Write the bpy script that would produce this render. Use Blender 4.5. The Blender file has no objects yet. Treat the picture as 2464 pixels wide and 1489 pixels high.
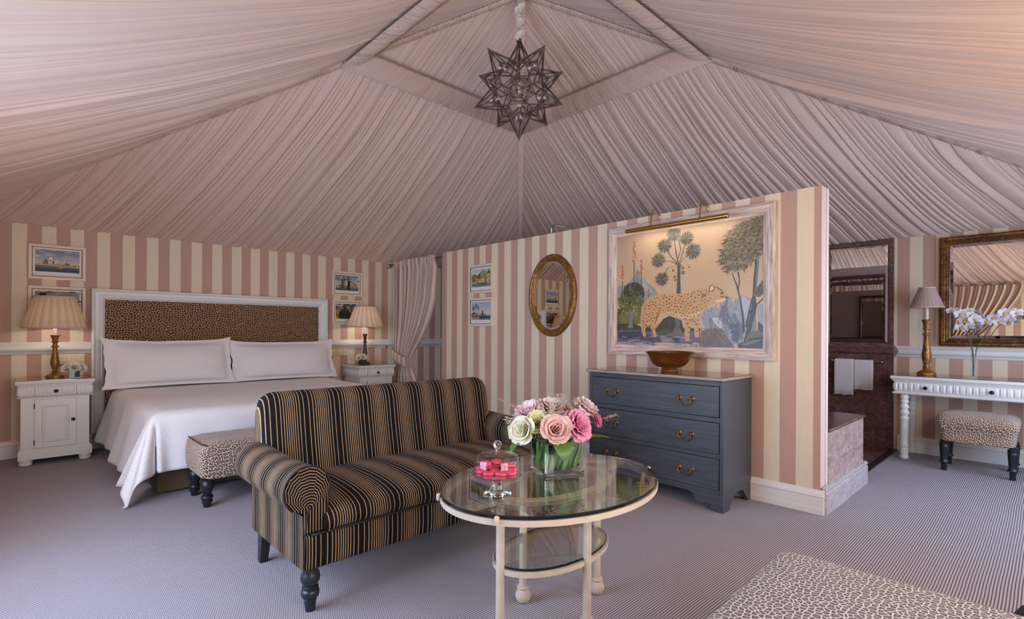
import bpy, bmesh, math, random
from math import sin, cos, pi, sqrt, atan2, hypot, exp
from mathutils import Vector, Matrix, noise
random.seed(7)
SC = bpy.context.scene
COL = SC.collection

# ------------------------------------------------------------------ camera, world, exposure, daylight and added fill lights
YAW = 0.80858
cam = bpy.data.cameras.new('camera'); cam.sensor_width = 36; cam.lens = 36*1243/2464
cam.shift_y = 51.7/2464; cam.clip_start = 0.05; cam.clip_end = 60
co = bpy.data.objects.new('camera', cam); COL.objects.link(co)
co.matrix_world = Matrix.Translation((0, 0, 1.2)) @ Matrix.Rotation(YAW-pi/2, 4, 'Z') @ Matrix.Rotation(pi/2, 4, 'X') @ Matrix.Rotation(0.005447, 4, 'Z')
SC.camera = co
SC.view_settings.view_transform = 'Standard'; SC.view_settings.look = 'None'
SC.view_settings.gamma = 1; SC.view_settings.use_curve_mapping = False
try: SC.cycles.transparent_max_bounces = 64; SC.cycles.max_bounces = 12; SC.cycles.glossy_bounces = 10
except Exception: pass
SC.view_settings.exposure = 0.12
w = bpy.data.worlds.new('sky'); SC.world = w; w.use_nodes = True
bg = w.node_tree.nodes['Background']; bg.inputs[0].default_value = (0.62, 0.76, 1.0, 1); bg.inputs[1].default_value = 1.0

def area(name, loc, direction, sx, sy, power, col, spread=180):
    l = bpy.data.lights.new(name, 'AREA'); l.shape = 'RECTANGLE'; l.size = sx; l.size_y = sy
    l.energy = power; l.color = col; l.spread = math.radians(spread)
    o = bpy.data.objects.new(name, l); COL.objects.link(o); o.location = loc
    o.rotation_euler = Vector(direction).to_track_quat('-Z', 'Z').to_euler()
    return o
DAY = (0.56, 0.72, 1.0)
area('daylight_left_window', (-0.72, 2.55, 1.15), (1, 0, -.22), 1.9, 1.7, 105, DAY)
area('daylight_front_window', (4.75, -0.9, 1.15), (0, 1, -.22), 2.3, 1.7, 62, DAY)
area('added_front_fill', (1.0, -0.9, 1.15), (0, 1, -.1), 1.5, 1.9, 62, (1.0, 0.97, 0.95))  # frontal fill added from the camera side, not a known source
def glow(name, loc, power, col=(1, .86, .74), size=.15):
    l = bpy.data.lights.new(name, 'POINT'); l.energy = power; l.color = col; l.shadow_soft_size = size
    o = bpy.data.objects.new(name, l); COL.objects.link(o); o.location = loc
glow('added_warm_fill_right', (2.7, -.35, 1.5), 33, (1, .82, .60))  # warm fill added out of view, no floor lamp stands here
glow('added_warm_fill_left', (-.18, 3.9, 1.15), 10)  # unseen bare point light, added to warm and brighten the left side

# ------------------------------------------------------------------ mesh helpers
class MB:
    def __init__(s): s.v = []; s.f = []; s.uv = []; s.m = []; s.c = []
    def add(s, vs, fs, uv=None, mi=0):
        n = len(s.v); s.v += [tuple(v) for v in vs]
        s.uv += list(uv) if uv else [(0.0, 0.0)]*len(vs)
        s.f += [tuple(n+i for i in f) for f in fs]; s.m += [mi]*len(fs); return s
    def grid(s, fn, nu, nv, cu=False, cv=False, uvfn=None, mi=0):
        NU = nu if cu else nu+1; NV = nv if cv else nv+1
        vs = []; uv = []
        for i in range(NU):
            for j in range(NV):
                vs.append(fn(i/nu, j/nv)); uv.append(uvfn(i/nu, j/nv) if uvfn else (i/nu, j/nv))
        fs = [(i*NV+j, ((i+1) % NU)*NV+j, ((i+1) % NU)*NV+(j+1) % NV, i*NV+(j+1) % NV) for i in range(nu) for j in range(nv)]
        return s.add(vs, fs, uv, mi)
    def box(s, x0, x1, y0, y1, z0, z1, mi=0):
        vs = [(x, y, z) for x in (x0, x1) for y in (y0, y1) for z in (z0, z1)]
        uv = [(v[0], v[2]) for v in vs]
        return s.add(vs, [(0, 1, 3, 2), (4, 6, 7, 5), (0, 4, 5, 1), (2, 3, 7, 6), (0, 2, 6, 4), (1, 5, 7, 3)], uv, mi)
    def lathe(s, prof, seg=24, c=(0, 0, 0), caps=True, rot=None, sx=1, sy=1, mi=0):
        vs = []; n = len(prof)
        for k in range(seg):
            a = 2*pi*k/seg
            for r, z in prof:
                p = Vector((r*cos(a)*sx, r*sin(a)*sy, z))
                if rot: p = rot @ p
                vs.append((p.x+c[0], p.y+c[1], p.z+c[2]))
        fs = [(k*n+i, ((k+1) % seg)*n+i, ((k+1) % seg)*n+i+1, k*n+i+1) for k in range(seg) for i in range(n-1)]
        if caps:
            fs.append(tuple(k*n for k in range(seg))[::-1]); fs.append(tuple(k*n+n-1 for k in range(seg)))
        return s.add(vs, fs, None, mi)
    def tube(s, pts, r, seg=8, caps=True, mi=0):
        pts = [Vector(p) for p in pts]; n = len(pts); vs = []; up = None
        rs = r if isinstance(r, (list, tuple)) else [r]*n
        for i, p in enumerate(pts):
            t = (pts[min(i+1, n-1)]-pts[max(i-1, 0)]).normalized()
            if up is None:
                up = Vector((0, 0, 1)) if abs(t.z) < .9 else Vector((1, 0, 0))
            a = t.cross(up).normalized(); up = a.cross(t).normalized()
            for k in range(seg):
                q = 2*pi*k/seg; vs.append(p+a*cos(q)*rs[i]+up*sin(q)*rs[i])
        fs = [(i*seg+k, i*seg+(k+1) % seg, (i+1)*seg+(k+1) % seg, (i+1)*seg+k) for i in range(n-1) for k in range(seg)]
        if caps: fs += [tuple(range(seg))[::-1], tuple((n-1)*seg+k for k in range(seg))]
        return s.add(vs, fs, None, mi)
    def prism(s, poly, fn, d0, d1, mi=0, uvs=None):
        n = len(poly); vs = [fn(a, b, d0) for a, b in poly]+[fn(a, b, d1) for a, b in poly]
        fs = [tuple(range(n)), tuple(range(n, 2*n))[::-1]]+[(i, (i+1) % n, n+(i+1) % n, n+i) for i in range(n)]
        return s.add(vs, fs, (uvs+uvs) if uvs else None, mi)
    def frame(s, P, u0, u1, v0, v1, prof, mi=0):
        vs = []; n = len(prof)
        for cu, cv in ((0, 0), (1, 0), (1, 1), (0, 1)):
            for a, d in prof:
                vs.append(P(u1-a if cu else u0+a, v1-a if cv else v0+a, d))
        fs = [(k*n+i, ((k+1) % 4)*n+i, ((k+1) % 4)*n+(i+1) % n, k*n+(i+1) % n) for k in range(4) for i in range(n)]
        return s.add(vs, fs, None, mi)
    def mould(s, prof, p0, p1, out, cut0=0, cut1=0, mi=0):
        p0 = Vector((*p0, 0)); p1 = Vector((*p1, 0)); o = Vector((*out, 0)); t = (p1-p0).normalized(); n = len(prof)
        vs = [p0+o*d+t*(cut0*d)+Vector((0, 0, z)) for d, z in prof]+[p1+o*d-t*(cut1*d)+Vector((0, 0, z)) for d, z in prof]
        fs = [tuple(range(n)), tuple(range(n, 2*n))[::-1]]+[(i, (i+1) % n, n+(i+1) % n, n+i) for i in range(n)]
        return s.add(vs, fs, None, mi)

def mesh(name, mb, mats, angle=38, recalc=True):
    me = bpy.data.meshes.new(name)
    me.from_pydata(mb.v, [], mb.f); 
    uvl = me.uv_layers.new(name='UVMap')
    li = [0]*len(me.loops); me.loops.foreach_get('vertex_index', li)
    flat = [c for i in li for c in mb.uv[i]]; uvl.data.foreach_set('uv', flat)
    for m in (mats if isinstance(mats, (list, tuple)) else [mats]): me.materials.append(m)
    me.polygons.foreach_set('material_index', mb.m)
    if mb.c:
        ca = me.color_attributes.new('ink', 'FLOAT_COLOR', 'CORNER'); cc = []
        for p in me.polygons: cc += list(mb.c[p.index])*p.loop_total
        ca.data.foreach_set('color', cc)
    if recalc:
        b = bmesh.new(); b.from_mesh(me); bmesh.ops.recalc_face_normals(b, faces=b.faces); b.to_mesh(me); b.free()
    me.polygons.foreach_set('use_smooth', [True]*len(me.polygons))
    if angle: me.set_sharp_from_angle(angle=math.radians(angle))
    me.update(); return me

def obj(name, mb, mats, parent=None, angle=38, bev=0, recalc=True, seg=2, kind=None, label=None):
    me = mesh(name, mb, mats, angle, recalc) if isinstance(mb, MB) else mb
    o = bpy.data.objects.new(name, me); COL.objects.link(o)
    if parent: o.parent = parent
    if bev:
        m = o.modifiers.new('bevel', 'BEVEL'); m.width = bev; m.segments = seg; m.limit_method = 'ANGLE'; m.angle_limit = math.radians(35)
    if kind: o['kind'] = kind
    if label: o['label'] = label
    return o
def tag(o, label, cat, group=None):
    o['label'] = label; o['category'] = cat
    if group: o['group'] = group
    return o
def thing(name, label, cat, loc=(0, 0, 0), group=None, rz=0):
    o = bpy.data.objects.new(name, None); COL.objects.link(o); o.location = loc; o.rotation_euler = (0, 0, rz)
    o.empty_display_size = .1
    return tag(o, label, cat, group)
def struct(name, mb, mats, **k):
    o = obj(name, mb, mats, **k); o['kind'] = 'structure'; return o
def copy_tree(o, parent=None):
    c = o.copy(); COL.objects.link(c); c.parent = parent
    for ch in list(o.children): copy_tree(ch, c)
    return c

# ------------------------------------------------------------------ materials
def S(r, g, b, a=1):
    f = lambda c: (c/255/12.92) if c/255 <= .04045 else ((c/255+.055)/1.055)**2.4
    return (f(r), f(g), f(b), a)
class NT:
    def __init__(s, name):
        s.m = bpy.data.materials.new(name); s.m.use_nodes = True; s.t = s.m.node_tree; s.t.nodes.clear()
        s.out = s.t.nodes.new('ShaderNodeOutputMaterial')
    def n(s, typ, **k):
        x = s.t.nodes.new('ShaderNode'+typ)
        for a, b in k.items(): setattr(x, a, b)
        return x
    def link(s, a, b): s.t.links.new(a, b)
    def put(s, sock, val):
        if hasattr(val, 'is_output') or isinstance(val, bpy.types.NodeSocket): s.link(val, sock)
        else: sock.default_value = val
    def math(s, op, a, b=None, c=None, clamp=False):
        x = s.n('Math', operation=op); x.use_clamp = clamp
        s.put(x.inputs[0], a)
        if b is not None: s.put(x.inputs[1], b)
        if c is not None: s.put(x.inputs[2], c)
        return x.outputs[0]
    def mix(s, f, a, b, blend='MIX'):
        x = s.n('Mix', data_type='RGBA', blend_type=blend)
        s.put(x.inputs[0], f); s.put(x.inputs[6], a); s.put(x.inputs[7], b); return x.outputs[2]
    def obj(s): return s.n('TexCoord').outputs['Object']
    def uv(s): return s.n('TexCoord').outputs['UV']
    def sep(s, v):
        x = s.n('SeparateXYZ'); s.link(v, x.inputs[0]); return x.outputs
    def map(s, v, scale=(1, 1, 1), rot=(0, 0, 0), loc=(0, 0, 0)):
        x = s.n('Mapping'); s.link(v, x.inputs[0]); x.inputs[1].default_value = loc; x.inputs[2].default_value = rot; x.inputs[3].default_value = scale
        return x.outputs[0]
    def noise(s, v, scale, detail=2, rough=.5, dist=0):
        x = s.n('TexNoise'); s.link(v, x.inputs['Vector']); x.inputs['Scale'].default_value = scale
        x.inputs['Detail'].default_value = detail; x.inputs['Roughness'].default_value = rough; x.inputs['Distortion'].default_value = dist
        return x.outputs['Fac']
    def ramp(s, f, stops, interp='LINEAR'):
        x = s.n('ValToRGB'); s.link(f, x.inputs[0]); r = x.color_ramp; r.interpolation = interp
        while len(r.elements) < len(stops): r.elements.new(.5)
        for e, (p, c) in zip(r.elements, stops): e.position = p; e.color = c
        return x.outputs[0]
    def bump(s, h, strength=.3, dist=.01):
        x = s.n('Bump'); s.link(h, x.inputs['Height']); x.inputs['Strength'].default_value = strength; x.inputs['Distance'].default_value = dist
        return x.outputs[0]
    def bsdf(s, col, rough=.5, metal=0, normal=None, spec=.5, sheen=0, trans=0, coat=0, **k):
        b = s.n('BsdfPrincipled'); s.put(b.inputs['Base Color'], col); s.put(b.inputs['Roughness'], rough)
        b.inputs['Metallic'].default_value = metal; b.inputs['Specular IOR Level'].default_value = spec
        b.inputs['Sheen Weight'].default_value = sheen; b.inputs['Transmission Weight'].default_value = trans
        b.inputs['Coat Weight'].default_value = coat
        for a, v in k.items(): b.inputs[a].default_value = v
        if normal is not None: s.link(normal, b.inputs['Normal'])
        s.link(b.outputs[0], s.out.inputs[0]); return b

def plain(name, col, rough=.5, var=0, scale=8, bump=0, bscale=60, **k):
    t = NT(name); c = col; nm = None; o = t.obj()
    if var:
        c2 = tuple(x*(1-var) for x in col[:3])+(1,)
        c = t.mix(t.noise(o, scale, 4, .6), c2, col)
    if bump: nm = t.bump(t.noise(o, bscale, 3), bump, .004)
    t.bsdf(c, rough, normal=nm, **k); return t.m

PINK = S(192, 156, 141); CREAM = S(230, 213, 186)
def wallpaper(name, axis, off, wd):
    t = NT(name); o = t.obj(); x = t.sep(o)[axis]
    f = t.math('FRACT', t.math('DIVIDE', t.math('SUBTRACT', x, off), 2*wd))
    k = t.math('LESS_THAN', f, .5)
    nz = t.noise(t.map(o, (1, 1, .15)), 40, 3, .6)
    c = t.mix(k, CREAM, PINK)
    c = t.mix(t.math('MULTIPLY', nz, .18), c, S(150, 115, 95))
    t.bsdf(c, .75, normal=t.bump(t.noise(o, 300, 2), .05, .002), spec=.25); return t.m
W_BACK = wallpaper('wallpaper_back', 0, .054, .1028)
W_RIGHT = wallpaper('wallpaper_right', 1, .799, .103)
W_MID = wallpaper('wallpaper_middle', 1, 5.2, .105)
W_LEFT = wallpaper('wallpaper_left', 1, .0, .103)

def tentmat():
    t = NT('tent_fabric'); u = t.uv(); o = t.obj()
    a = t.noise(t.map(u, (220, 1.2, 1)), 1.0, 2, .6)
    b = t.noise(t.map(u, (55, .8, 1)), 1.0, 2, .5)
    c = t.mix(a, S(186, 156, 143), S(222, 199, 184))
    c = t.mix(t.math('MULTIPLY', b, .5), c, S(209, 176, 163))
    weave = t.noise(t.map(o, (1, 1, 1)), 700, 1)
    t.bsdf(c, .9, spec=.15, sheen=.15, normal=t.bump(weave, .06, .001)); return t.m
TENT = tentmat()
RUCHE = plain('ruched_fabric', S(214, 184, 170), .9, .2, 60, spec=.15)
WHITE = plain('white_paint', S(226, 222, 216), .38, .05, 5)
CREAMP = plain('cream_paint', S(226, 208, 186), .45, .05, 6)
MOULDW = plain('moulding_paint', S(227, 222, 217), .4, .05, 5)
WALLEND = plain('plaster_edge', S(214, 186, 178), .6)

def carpet():
    t = NT('carpet'); o = t.obj(); x, y, z = t.sep(o)
    wob = t.math('MULTIPLY', t.math('SUBTRACT', t.noise(o, 1.3, 2), .5), .02)
    ry = t.math('ABSOLUTE', t.math('SINE', t.math('MULTIPLY', t.math('ADD', y, wob), pi/.0118)))
    row = t.math('FLOOR', t.math('DIVIDE', t.math('ADD', y, wob), .0118))
    rx = t.math('ABSOLUTE', t.math('SINE', t.math('ADD', t.math('MULTIPLY', x, pi/.0095), t.math('MULTIPLY', row, pi/2))))
    h = t.math('MULTIPLY', t.math('POWER', ry, .6), t.math('ADD', .55, t.math('MULTIPLY', rx, .45)))
    c = t.ramp(h, [(.0, S(48, 38, 40)), (.42, S(92, 80, 84)), (.75, S(184, 174, 184)), (1, S(210, 201, 210))])
    c = t.mix(t.math('MULTIPLY', t.noise(o, 3, 3), .25), c, S(140, 120, 110))
    t.bsdf(c, .95, spec=.1, sheen=.1, normal=t.bump(h, .6, .006)); return t.m
CARPET = carpet()

def leopard(name, base, mid, dark, scale, flat=True, lo=.10, hi=.38):
    t = NT(name); o = t.obj(); x, y, z = t.sep(o); cb = t.n('CombineXYZ')
    t.put(cb.inputs[0], t.math('MULTIPLY_ADD', z, .8, x) if flat else x); t.put(cb.inputs[1], t.math('MULTIPLY_ADD', z, .6, y) if flat else z)
    v = cb.outputs[0]
    nz = t.n('TexNoise'); t.link(v, nz.inputs[0]); nz.inputs['Scale'].default_value = scale*.9
    mx = t.n('Mix', data_type='VECTOR'); mx.inputs[0].default_value = .006
    t.link(v, mx.inputs[4]); t.link(nz.outputs['Color'], mx.inputs[5])
    vo = t.n('TexVoronoi', feature='DISTANCE_TO_EDGE', voronoi_dimensions='2D'); t.link(mx.outputs[1], vo.inputs['Vector']); vo.inputs['Scale'].default_value = scale; vo.inputs['Randomness'].default_value = .9
    d = vo.outputs['Distance']
    c = t.ramp(d, [(lo, base), (lo+.045, dark), (hi*.70, dark), (hi, mid)])
    fine = t.noise(o, 900, 2)
    t.bsdf(c, .9, spec=.15, sheen=.2, normal=t.bump(fine, .2, .001)); return t.m
LEO = leopard('leopard_fabric', S(214, 190, 168), S(138, 102, 78), S(62, 38, 34), 66)
LEO_BIG = leopard('leopard_fabric_ottoman', S(188, 178, 176), S(112, 94, 92), S(50, 38, 40), 58)
LEO_HEAD = leopard('leopard_fabric_headboard', S(188, 152, 112), S(92, 60, 42), S(46, 28, 24), 42, False, .085, .36)

def stripes(name, period=.172, n=11, fm=.48, d0=.255, d1=.13):
    t = NT(name); u = t.sep(t.uv())[0]
    x = t.math('DIVIDE', u, period); ang = t.math('MULTIPLY', x, 2*pi)
    ph = t.math('ADD', t.math('MULTIPLY', x, n), t.math('MULTIPLY', t.math('SINE', ang), n*fm/(2*pi)))
    fr = t.math('FRACT', ph)
    duty = t.math('MULTIPLY_ADD', t.math('COSINE', ang), d1, d0)
    k = t.math('LESS_THAN', fr, duty)
    o = t.obj(); nz = t.noise(o, 25, 3)
    tan = t.mix(nz, S(154, 124, 94), S(182, 150, 116)); blk = t.mix(nz, S(14, 10, 11), S(28, 21, 20))
    t.bsdf(t.mix(k, blk, tan), .8, spec=.12, sheen=.02, normal=t.bump(t.math('MULTIPLY', k, -1), .15, .001)); return t.m
STRIPE = stripes('striped_velvet'); STRIPE_ARM = stripes('striped_velvet_arm', .17, 12, .5)
SCROLL = stripes('striped_velvet_scroll', .125, 10, 0, .27, 0)
PIPING = plain('black_piping', S(26, 20, 20), .7)

LINEN = plain('white_linen', S(232, 226, 224), .85, .03, 6, .05, 120, sheen=.2, spec=.2)
def waffle():
    t = NT('waffle_coverlet'); o = t.uv(); x, y, z = t.sep(o)
    hx = t.math('ABSOLUTE', t.math('SINE', t.math('MULTIPLY', t.math('ADD', x, y), pi/.021))); hy = t.math('ABSOLUTE', t.math('SINE', t.math('MULTIPLY', t.math('SUBTRACT', x, y), pi/.021)))
    h = t.math('MULTIPLY', hx, hy)
    c = t.mix(h, S(222, 216, 214), S(234, 228, 226))
    t.bsdf(c, .85, spec=.2, sheen=.2, normal=t.bump(h, .3, .004)); return t.m
WAFFLE = waffle()
SUEDE = plain('brown_suede', S(104, 86, 66), .95, .25, 12, sheen=.1, spec=.1)
BLACK = plain('black_lacquer', S(30, 32, 40), .35, .1, 20)
KNOB = plain('dark_bronze_knob', S(40, 34, 34), .3, metal=.4)
DARKGOLD = plain('dark_gilded_wood', S(96, 74, 42), .45, .5, 30, .3, 60)
CANDLE = plain('candle_sleeve', S(232, 220, 200), .5)
def shade(name, c1, c2, trans=.35):
    t = NT(name); u = t.sep(t.uv())[0]
    f = t.math('FRACT', u)
    st = t.math('LESS_THAN', f, .34)
    st2 = t.math('GREATER_THAN', t.math('FRACT', t.math('MULTIPLY', u, .5)), .62)
    c = t.mix(st, c1, c2); c = t.mix(t.math('MULTIPLY', st2, .4), c, S(168, 130, 112))
    d = t.n('BsdfDiffuse'); t.link(c, d.inputs[0]); tr = t.n('BsdfTranslucent'); t.link(c, tr.inputs[0])
    m = t.n('MixShader'); m.inputs[0].default_value = trans; t.link(d.outputs[0], m.inputs[1]); t.link(tr.outputs[0], m.inputs[2])
    t.link(m.outputs[0], t.out.inputs[0]); return t.m
SHADE = shade('pleated_shade', S(206, 182, 160), S(200, 174, 142), .22); SHADE_P = shade('pleated_shade_pale', S(222, 202, 184), S(214, 190, 168), .25)
SHADE_M = shade('pleated_shade_mauve', S(200, 176, 166), S(186, 160, 150), .2)
def gilt(name, a, b, c):
    t = NT(name); o = t.obj(); n1 = t.noise(o, 35, 5, .65); n2 = t.noise(o, 8, 3)
    col = t.ramp(t.math('MULTIPLY_ADD', n1, .7, t.math('MULTIPLY', n2, .3)), [(.3, a), (.5, b), (.68, c)])
    t.bsdf(col, .42, metal=.55, normal=t.bump(n1, .3, .003)); return t.m
GILT = gilt('gilt_frame', S(74, 46, 24), S(134, 96, 46), S(182, 138, 70))
GILT_D = gilt('dark_gilt_frame', S(54, 34, 20), S(104, 68, 34), S(160, 112, 56))
GOLDWOOD = gilt('gilded_wood', S(84, 54, 26), S(150, 106, 54), S(192, 150, 92))
t = NT('mirror_glass'); t.bsdf(S(226, 224, 220), 0.0, metal=1); MIRROR = t.m
def glass(name, tint, refl=1.0, ior=1.5, base=.0):
    t = NT(name); lw = t.n('LayerWeight'); lw.inputs[0].default_value = .5; r0 = ((ior-1)/(ior+1))**2
    f = t.math('ADD', t.math('MULTIPLY', t.math('POWER', lw.outputs['Facing'], 4.5), refl*(1-r0)), r0*refl+base, clamp=True)
    a = t.n('BsdfTransparent'); a.inputs[0].default_value = tint; g = t.n('BsdfGlossy'); g.inputs['Roughness'].default_value = 0.01
    m = t.n('MixShader'); t.link(f, m.inputs[0]); t.link(a.outputs[0], m.inputs[1]); t.link(g.outputs[0], m.inputs[2]); t.link(m.outputs[0], t.out.inputs[0]); return t.m
GLASS = glass('clear_glass', (.97, .98, .97, 1), .7, 1.5, .0); GLASS_T = glass('table_glass', (.90, .94, .91, 1), 1.3, 1.6, .05)
GLASS_E = plain('glass_edge', S(10, 20, 18), .06, spec=.8); GLASS_STAR = glass('lantern_glass', (.992, .99, .99, 1), 1, 1.45, .0)
t = NT('solid_glass'); t.bsdf((.97, .99, .98, 1), 0.02, trans=1, IOR=1.45); GLASS_S = t.m
t = NT('amber_glass'); t.bsdf(S(176, 128, 60), 0.03, trans=.92, IOR=1.35); AMBER = t.m
STONE = plain('limed_plaster_metal', S(208, 188, 168), .7, .32, 22, .25, 40)
def wood(name, a, b, sc=(2, 40, 40), rough=.6, bump=.2):
    t = NT(name); o = t.obj(); n1 = t.noise(t.map(o, sc), 1.6, 5, .65, .4); c = t.ramp(n1, [(.3, a), (.62, b)])
    t.bsdf(c, rough, normal=t.bump(n1, bump, .002)); return t.m
LIMED = wood('limed_wood', S(160, 130, 116), S(222, 204, 190), (40, 3, 40))
LIMED_V = wood('limed_wood_vertical', S(160, 130, 116), S(222, 204, 190), (40, 40, 3))
TOPWOOD = wood('limed_top_wood', S(136, 116, 104), S(178, 160, 146), (40, 3, 40), .28, .1)
def bluepaint():
    t = NT('blue_grey_paint'); o = t.obj(); n1 = t.noise(t.map(o, (30, 2, 30)), 2, 5, .7); n2 = t.noise(o, 3, 3)
    c = t.ramp(n1, [(.25, S(50, 53, 60)), (.6, S(74, 78, 87)), (.8, S(98, 100, 106))]); c = t.mix(t.math('MULTIPLY', n2, .3), c, S(68, 65, 64))
    t.bsdf(c, .42, normal=t.bump(n1, .1, .001)); return t.m
BLUE = bluepaint()
BRASS = plain('aged_brass', S(150, 116, 62), .32, .4, 40, metal=.85); BRASSP = plain('polished_brass', S(196, 158, 92), .2, metal=.95)
CHROME = plain('chrome', S(190, 190, 194), .2, metal=1); BRONZE = plain('bronze_lead', S(122, 98, 86), .35, .4, 30, metal=.7)
def marble(name, a, b, c, sc=9):
    t = NT(name); o = t.obj(); n1 = t.noise(t.map(o, (1, 1, 1.6)), sc, 8, .72, 1.2); n2 = t.noise(o, sc*5, 6, .75, .8)
    col = t.ramp(t.math('MULTIPLY_ADD', n1, .55, t.math('MULTIPLY', n2, .45)), [(.34, a), (.50, b), (.62, c), (.72, S(196, 178, 174))])
    t.bsdf(col, .22, normal=t.bump(n2, .04, .001)); return t.m
MARB_D = marble('red_marble_dark', S(58, 40, 38), S(104, 74, 68), S(132, 102, 94)); MARB_L = marble('red_marble_pale', S(126, 98, 92), S(178, 148, 140), S(204, 184, 178), 10)
MARB_G = marble('grey_pink_marble', S(150, 134, 134), S(186, 172, 170), S(206, 198, 200), 12)
THRESH = plain('threshold_stone', S(46, 34, 36), .3, .2)
CURTAIN_M = None
def curtain(name, per=.11):
    t = NT(name); u = t.sep(t.uv())[0]; f = t.math('FRACT', t.math('DIVIDE', u, per))
    k = t.math('LESS_THAN', f, .5); c = t.mix(k, S(214, 196, 178), S(180, 148, 138))
    fine = t.math('LESS_THAN', t.math('FRACT', t.math('DIVIDE', u, per/8)), .3)
    c = t.mix(t.math('MULTIPLY', fine, .12), c, S(150, 120, 110))
    t.bsdf(c, .8, spec=.2, sheen=.2, normal=t.bump(t.noise(t.obj(), 500, 2), .08, .001)); return t.m
CURT = curtain('striped_curtain'); TIE = curtain('striped_tieback', .10)
TOWEL = plain('towel_cotton', S(222, 214, 216), .95, .04, 20, .5, 400, sheen=.3, spec=.1)
LEAF = plain('leaf_green', S(82, 122, 52), .4, .35, 14); LEAF_D = plain('leaf_dark', S(40, 62, 34), .4, .3, 14); STEM = plain('stem_green', S(74, 80, 46), .5, .2)
def petal(name, inner, outer):
    t = NT(name); v = t.sep(t.uv())[1]; c = t.ramp(v, [(0.0, inner), (.75, outer)])
    d = t.n('BsdfDiffuse'); t.link(c, d.inputs[0]); tr = t.n('BsdfTranslucent'); t.link(c, tr.inputs[0]); m = t.n('MixShader'); m.inputs[0].default_value = .3
    t.link(d.outputs[0], m.inputs[1]); t.link(tr.outputs[0], m.inputs[2]); t.link(m.outputs[0], t.out.inputs[0]); return t.m
P_BLUSH = petal('petal_blush', S(232, 176, 184), S(246, 226, 226)); P_PINK = petal('petal_pink', S(206, 84, 128), S(238, 168, 196)); P_ROSE = petal('petal_rose', S(214, 136, 130), S(238, 202, 194))
P_CREAM = petal('petal_cream', S(222, 212, 140), S(240, 236, 214)); P_YELLOW = petal('petal_yellow', S(214, 206, 120), S(236, 230, 178)); P_WHITE = petal('petal_white', S(226, 214, 180), S(240, 234, 222))
P_ORCH = petal('petal_orchid', S(226, 206, 190), S(236, 230, 236)); P_LIP = plain('orchid_lip', S(214, 170, 96), .5)
MAC = plain('macaron_pink', S(226, 66, 104), .6, .15, 40); MACF = plain('macaron_filling', S(92, 30, 44), .7)
SILK = plain('gathered_silk', S(226, 212, 194), .5, .15, 30, sheen=.2)
LEATHER = plain('black_leather', S(22, 24, 32), .4, .1)
SWITCH = plain('switch_plate', S(222, 204, 166), .4); PAPER = plain('mount_paper', S(228, 216, 208), .8)
t = NT('print_ink'); a = t.n('VertexColor'); a.layer_name = 'ink'; t.bsdf(a.outputs[0], .6, spec=.3); INK = t.m
t = NT('canvas_paint'); a = t.n('VertexColor'); a.layer_name = 'ink'; nz = t.noise(t.obj(), 90, 4, .7)
t.bsdf(t.mix(t.math('MULTIPLY', nz, .22), a.outputs[0], S(120, 96, 72)), .38, normal=t.bump(t.noise(t.obj(), 400, 2), .05, .001)); CANVAS = t.m
# ------------------------------------------------------------------ the room
XL, XR, YF, YB, WH = -.45, 6.535, -.60, 6.64, 2.18
XP, XP2, YP0, YP1, PH = 3.841, 3.973, 1.06, 5.295, 2.176
T = .15
def Pback(u, v, d): return (u, YB-d, v)
def Pmid(u, v, d): return (XP-d, u, v)
def Pright(u, v, d): return (XR-d, u, v)

struct('floor', MB().box(XL-T, XR+T, YF-T, YB+T, -.1, 0), CARPET)
struct('wall_back', MB().box(XL-T, XR+T, YB, YB+T, 0, WH), W_BACK)
struct('wall_right', MB().box(XR, XR+T, YF-T, YB, 0, WH), W_RIGHT)
m = MB()
m.box(XL-T, XL, YF-T, 1.6, 0, WH).box(XL-T, XL, 3.5, YB, 0, WH).box(XL-T, XL, 1.6, 3.5, 0, .3).box(XL-T, XL, 1.6, 3.5, 2.0, WH)
struct('wall_left', m, W_LEFT)
m = MB()
m.box(XL, .25, YF-T, YF, 0, WH).box(1.75, 3.6, YF-T, YF, 0, WH).box(5.9, XR, YF-T, YF, 0, WH)
m.box(.25, 1.75, YF-T, YF, 2.1, WH).box(3.6, 5.9, YF-T, YF, 0, .3).box(3.6, 5.9, YF-T, YF, 2.0, WH)
W_FRONT = wallpaper('wallpaper_front', 0, 0, .103)
struct('wall_front', m, W_FRONT)
def window(name, a0, a1, z0, z1, axis, at):
    f = MB(); w_ = .06
    def b(u0, u1, v0, v1):
        if axis == 'y': f.box(at-.05, at+.05, u0, u1, v0, v1)
        else: f.box(u0, u1, at-.05, at+.05, v0, v1)
    b(a0, a1, z0, z0+w_); b(a0, a1, z1-w_, z1); b(a0, a0+w_, z0+w_, z1-w_); b(a1-w_, a1, z0+w_, z1-w_)
    mid = (a0+a1)/2; b(mid-.035, mid+.035, z0+w_, z1-w_)
    struct(name, f, WHITE, bev=.004)
window('window_1', 1.6, 3.5, .3, 2.0, 'y', XL-.075)
window('window_2', 3.6, 5.9, .3, 2.0, 'x', YF-.075)
window('added_door_1', .25, 1.75, 0, 2.1, 'x', YF-.075)  # unseen opening, put in the front wall for the frontal fill

# dividing wall in front of the bathroom: papered face, painted end, marble back
m = MB(); m.box(XP, XP2, YP0, YP1, 0, PH)
m.m = [0, 1, 1, 1, 1, 1]
struct('wall_middle', m, [W_MID, WALLEND])
m = MB().box(XP+.10, XP2+.004, YP0-.006, YP0, .16, PH)
struct('trim_1', m, WHITE, bev=.002)

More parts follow.
